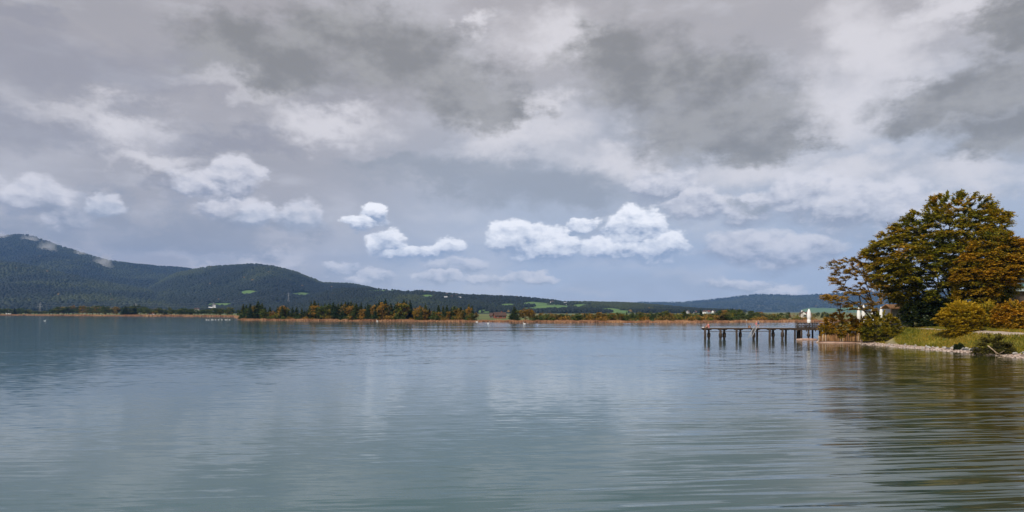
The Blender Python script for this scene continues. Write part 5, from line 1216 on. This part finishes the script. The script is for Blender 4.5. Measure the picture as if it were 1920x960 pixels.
# ------------------------------------------------------------------ wisps of cloud on the mountain
def mist_b(nt, p, o):
    nt.links.remove(o.inputs['Surface'].links[0]); nt.nodes.remove(p)
    v = nt.nodes.new('ShaderNodeVolumePrincipled'); v.inputs['Color'].default_value = (1.0, 1.0, 1.0, 1)
    c = objco(); n = noise(c, 0.011, 4, 0.65); r = vmath('LENGTH', c)*(1/150.0)
    d_ = smooth(n - r*0.42, 0.10, 0.55)*0.010; nt.links.new(d_.v, v.inputs['Density']); nt.links.new(v.outputs[0], o.inputs['Volume'])
M['mist'] = mat('mist', mist_b)
cols, t_, XX_, YY_, ZZ_ = HILLS[1]
for (px_, py_, sx_, sz_, lab) in ((57, 451, 0.9, 0.6, 'wisp of mist just below the mountain top'), (88, 466, 0.8, 0.9, 'brightest wisp of mist high on the mountain'), (150, 476, 0.6, 0.4, 'faint wisp of mist near the mountain ridge'),
                                  (190, 496, 0.8, 1.1, 'torn wisp of mist where the mountain ridge levels out'), (2, 447, 1.6, 0.7, 'cloud shred on the left shoulder of the mountain')):
    j = int(np.argmin(abs(cols-px_))); rows = HOR-(ZZ_[:, j]-H)*FPX/YY_[:, j]; kk = int(np.argmin(abs(rows[:int(len(rows)*0.75)]-py_))); D_ = float(YY_[kk, j])-70
    bm_ = bmesh.new(); bmesh.ops.create_icosphere(bm_, subdivisions=3, radius=150.0); me = bpy.data.meshes.new('mist'); bm_.to_mesh(me); bm_.free(); me.materials.append(M['mist'])
    o = bpy.data.objects.new('mist', me); COL.objects.link(o); o.location = (X(px_, D_), D_, Z(py_, D_)); o.scale = (sx_, 0.5, sz_); o.rotation_euler = (0, 0.5, px_*0.1*0)
    tag(o, lab, 'mist', kind='stuff')

# ------------------------------------------------------------------ pylons and lines
def pylon(x, y, z, h, label):
    t = empty('pylon', (x, y, z), label, 'pylon', 'power line pylons'); m = MB(); w_ = h*0.09
    for sx in (-1, 1):
        for sy in (-1, 1): m.tube([(sx*w_, sy*w_, -3), (sx*w_*0.35, sy*w_*0.35, h*0.6), (0, 0, h)], 0.18, 4)
    for i in range(6):
        a_, b_ = h*i*0.12, h*(i+1)*0.12; wa, wb = w_*(1-i*0.16), w_*(1-(i+1)*0.16*0.98)
        for s_ in (-1, 1): m.tube([(-wa, s_*wa, a_), (wb, s_*wb, b_)], 0.12, 3); m.tube([(wa, s_*wa, a_), (-wb, s_*wb, b_)], 0.12, 3)
    m.build('mast', M['greywall'], t)
    for hh, ww in ((0.66, 7), (0.82, 5.5)):
        m = MB(); m.tube([(-ww, 0, h*hh), (0, 0, h*hh+1.2), (ww, 0, h*hh)], 0.16, 4); m.tube([(-ww, 0, h*hh), (ww, 0, h*hh)], 0.14, 4); m.build('crossarm', M['greywall'], t)
pts = [(254, 1700, 567.5, 'lattice pylon above the trees of the far left shore'), (400, 1900, 566, 'lattice pylon at the foot of the rounded hill'), (541, 2500, 548, 'lattice pylon on the slope of the middle hill'), (75, 1650, 566, 'leftmost lattice pylon before the dark foothill')]
tops = []
for (px_, D_, topy, lab) in pts:
    x_ = X(px_, D_); zb = 0.7; h_ = 32.0; zb = Z(topy, D_)-h_; pylon(x_, D_, zb, h_, lab); tops.append((x_, D_, zb+h_))
order = [3, 0, 1, 2]
for a_, b_ in zip(order[:-1], order[1:]):
    for hh in (0, -6):
        P0_, P1_ = Vector(tops[a_]), Vector(tops[b_]); m = MB(); pl = []
        for i in range(13):
            u = i/12; p = P0_.lerp(P1_, u); p.z += hh-1-9*4*u*(1-u)*0.4; pl.append(p)
        m.tube(pl, 0.09, 4); names = {(3, 0): 'left', (0, 1): 'middle', (1, 2): 'uphill'}[(a_, b_)]
        tag(m.build('power_cable', M['steel']), f'thin {"upper" if hh == 0 else "lower"} power cable of the {names} span between pylons', 'cable')
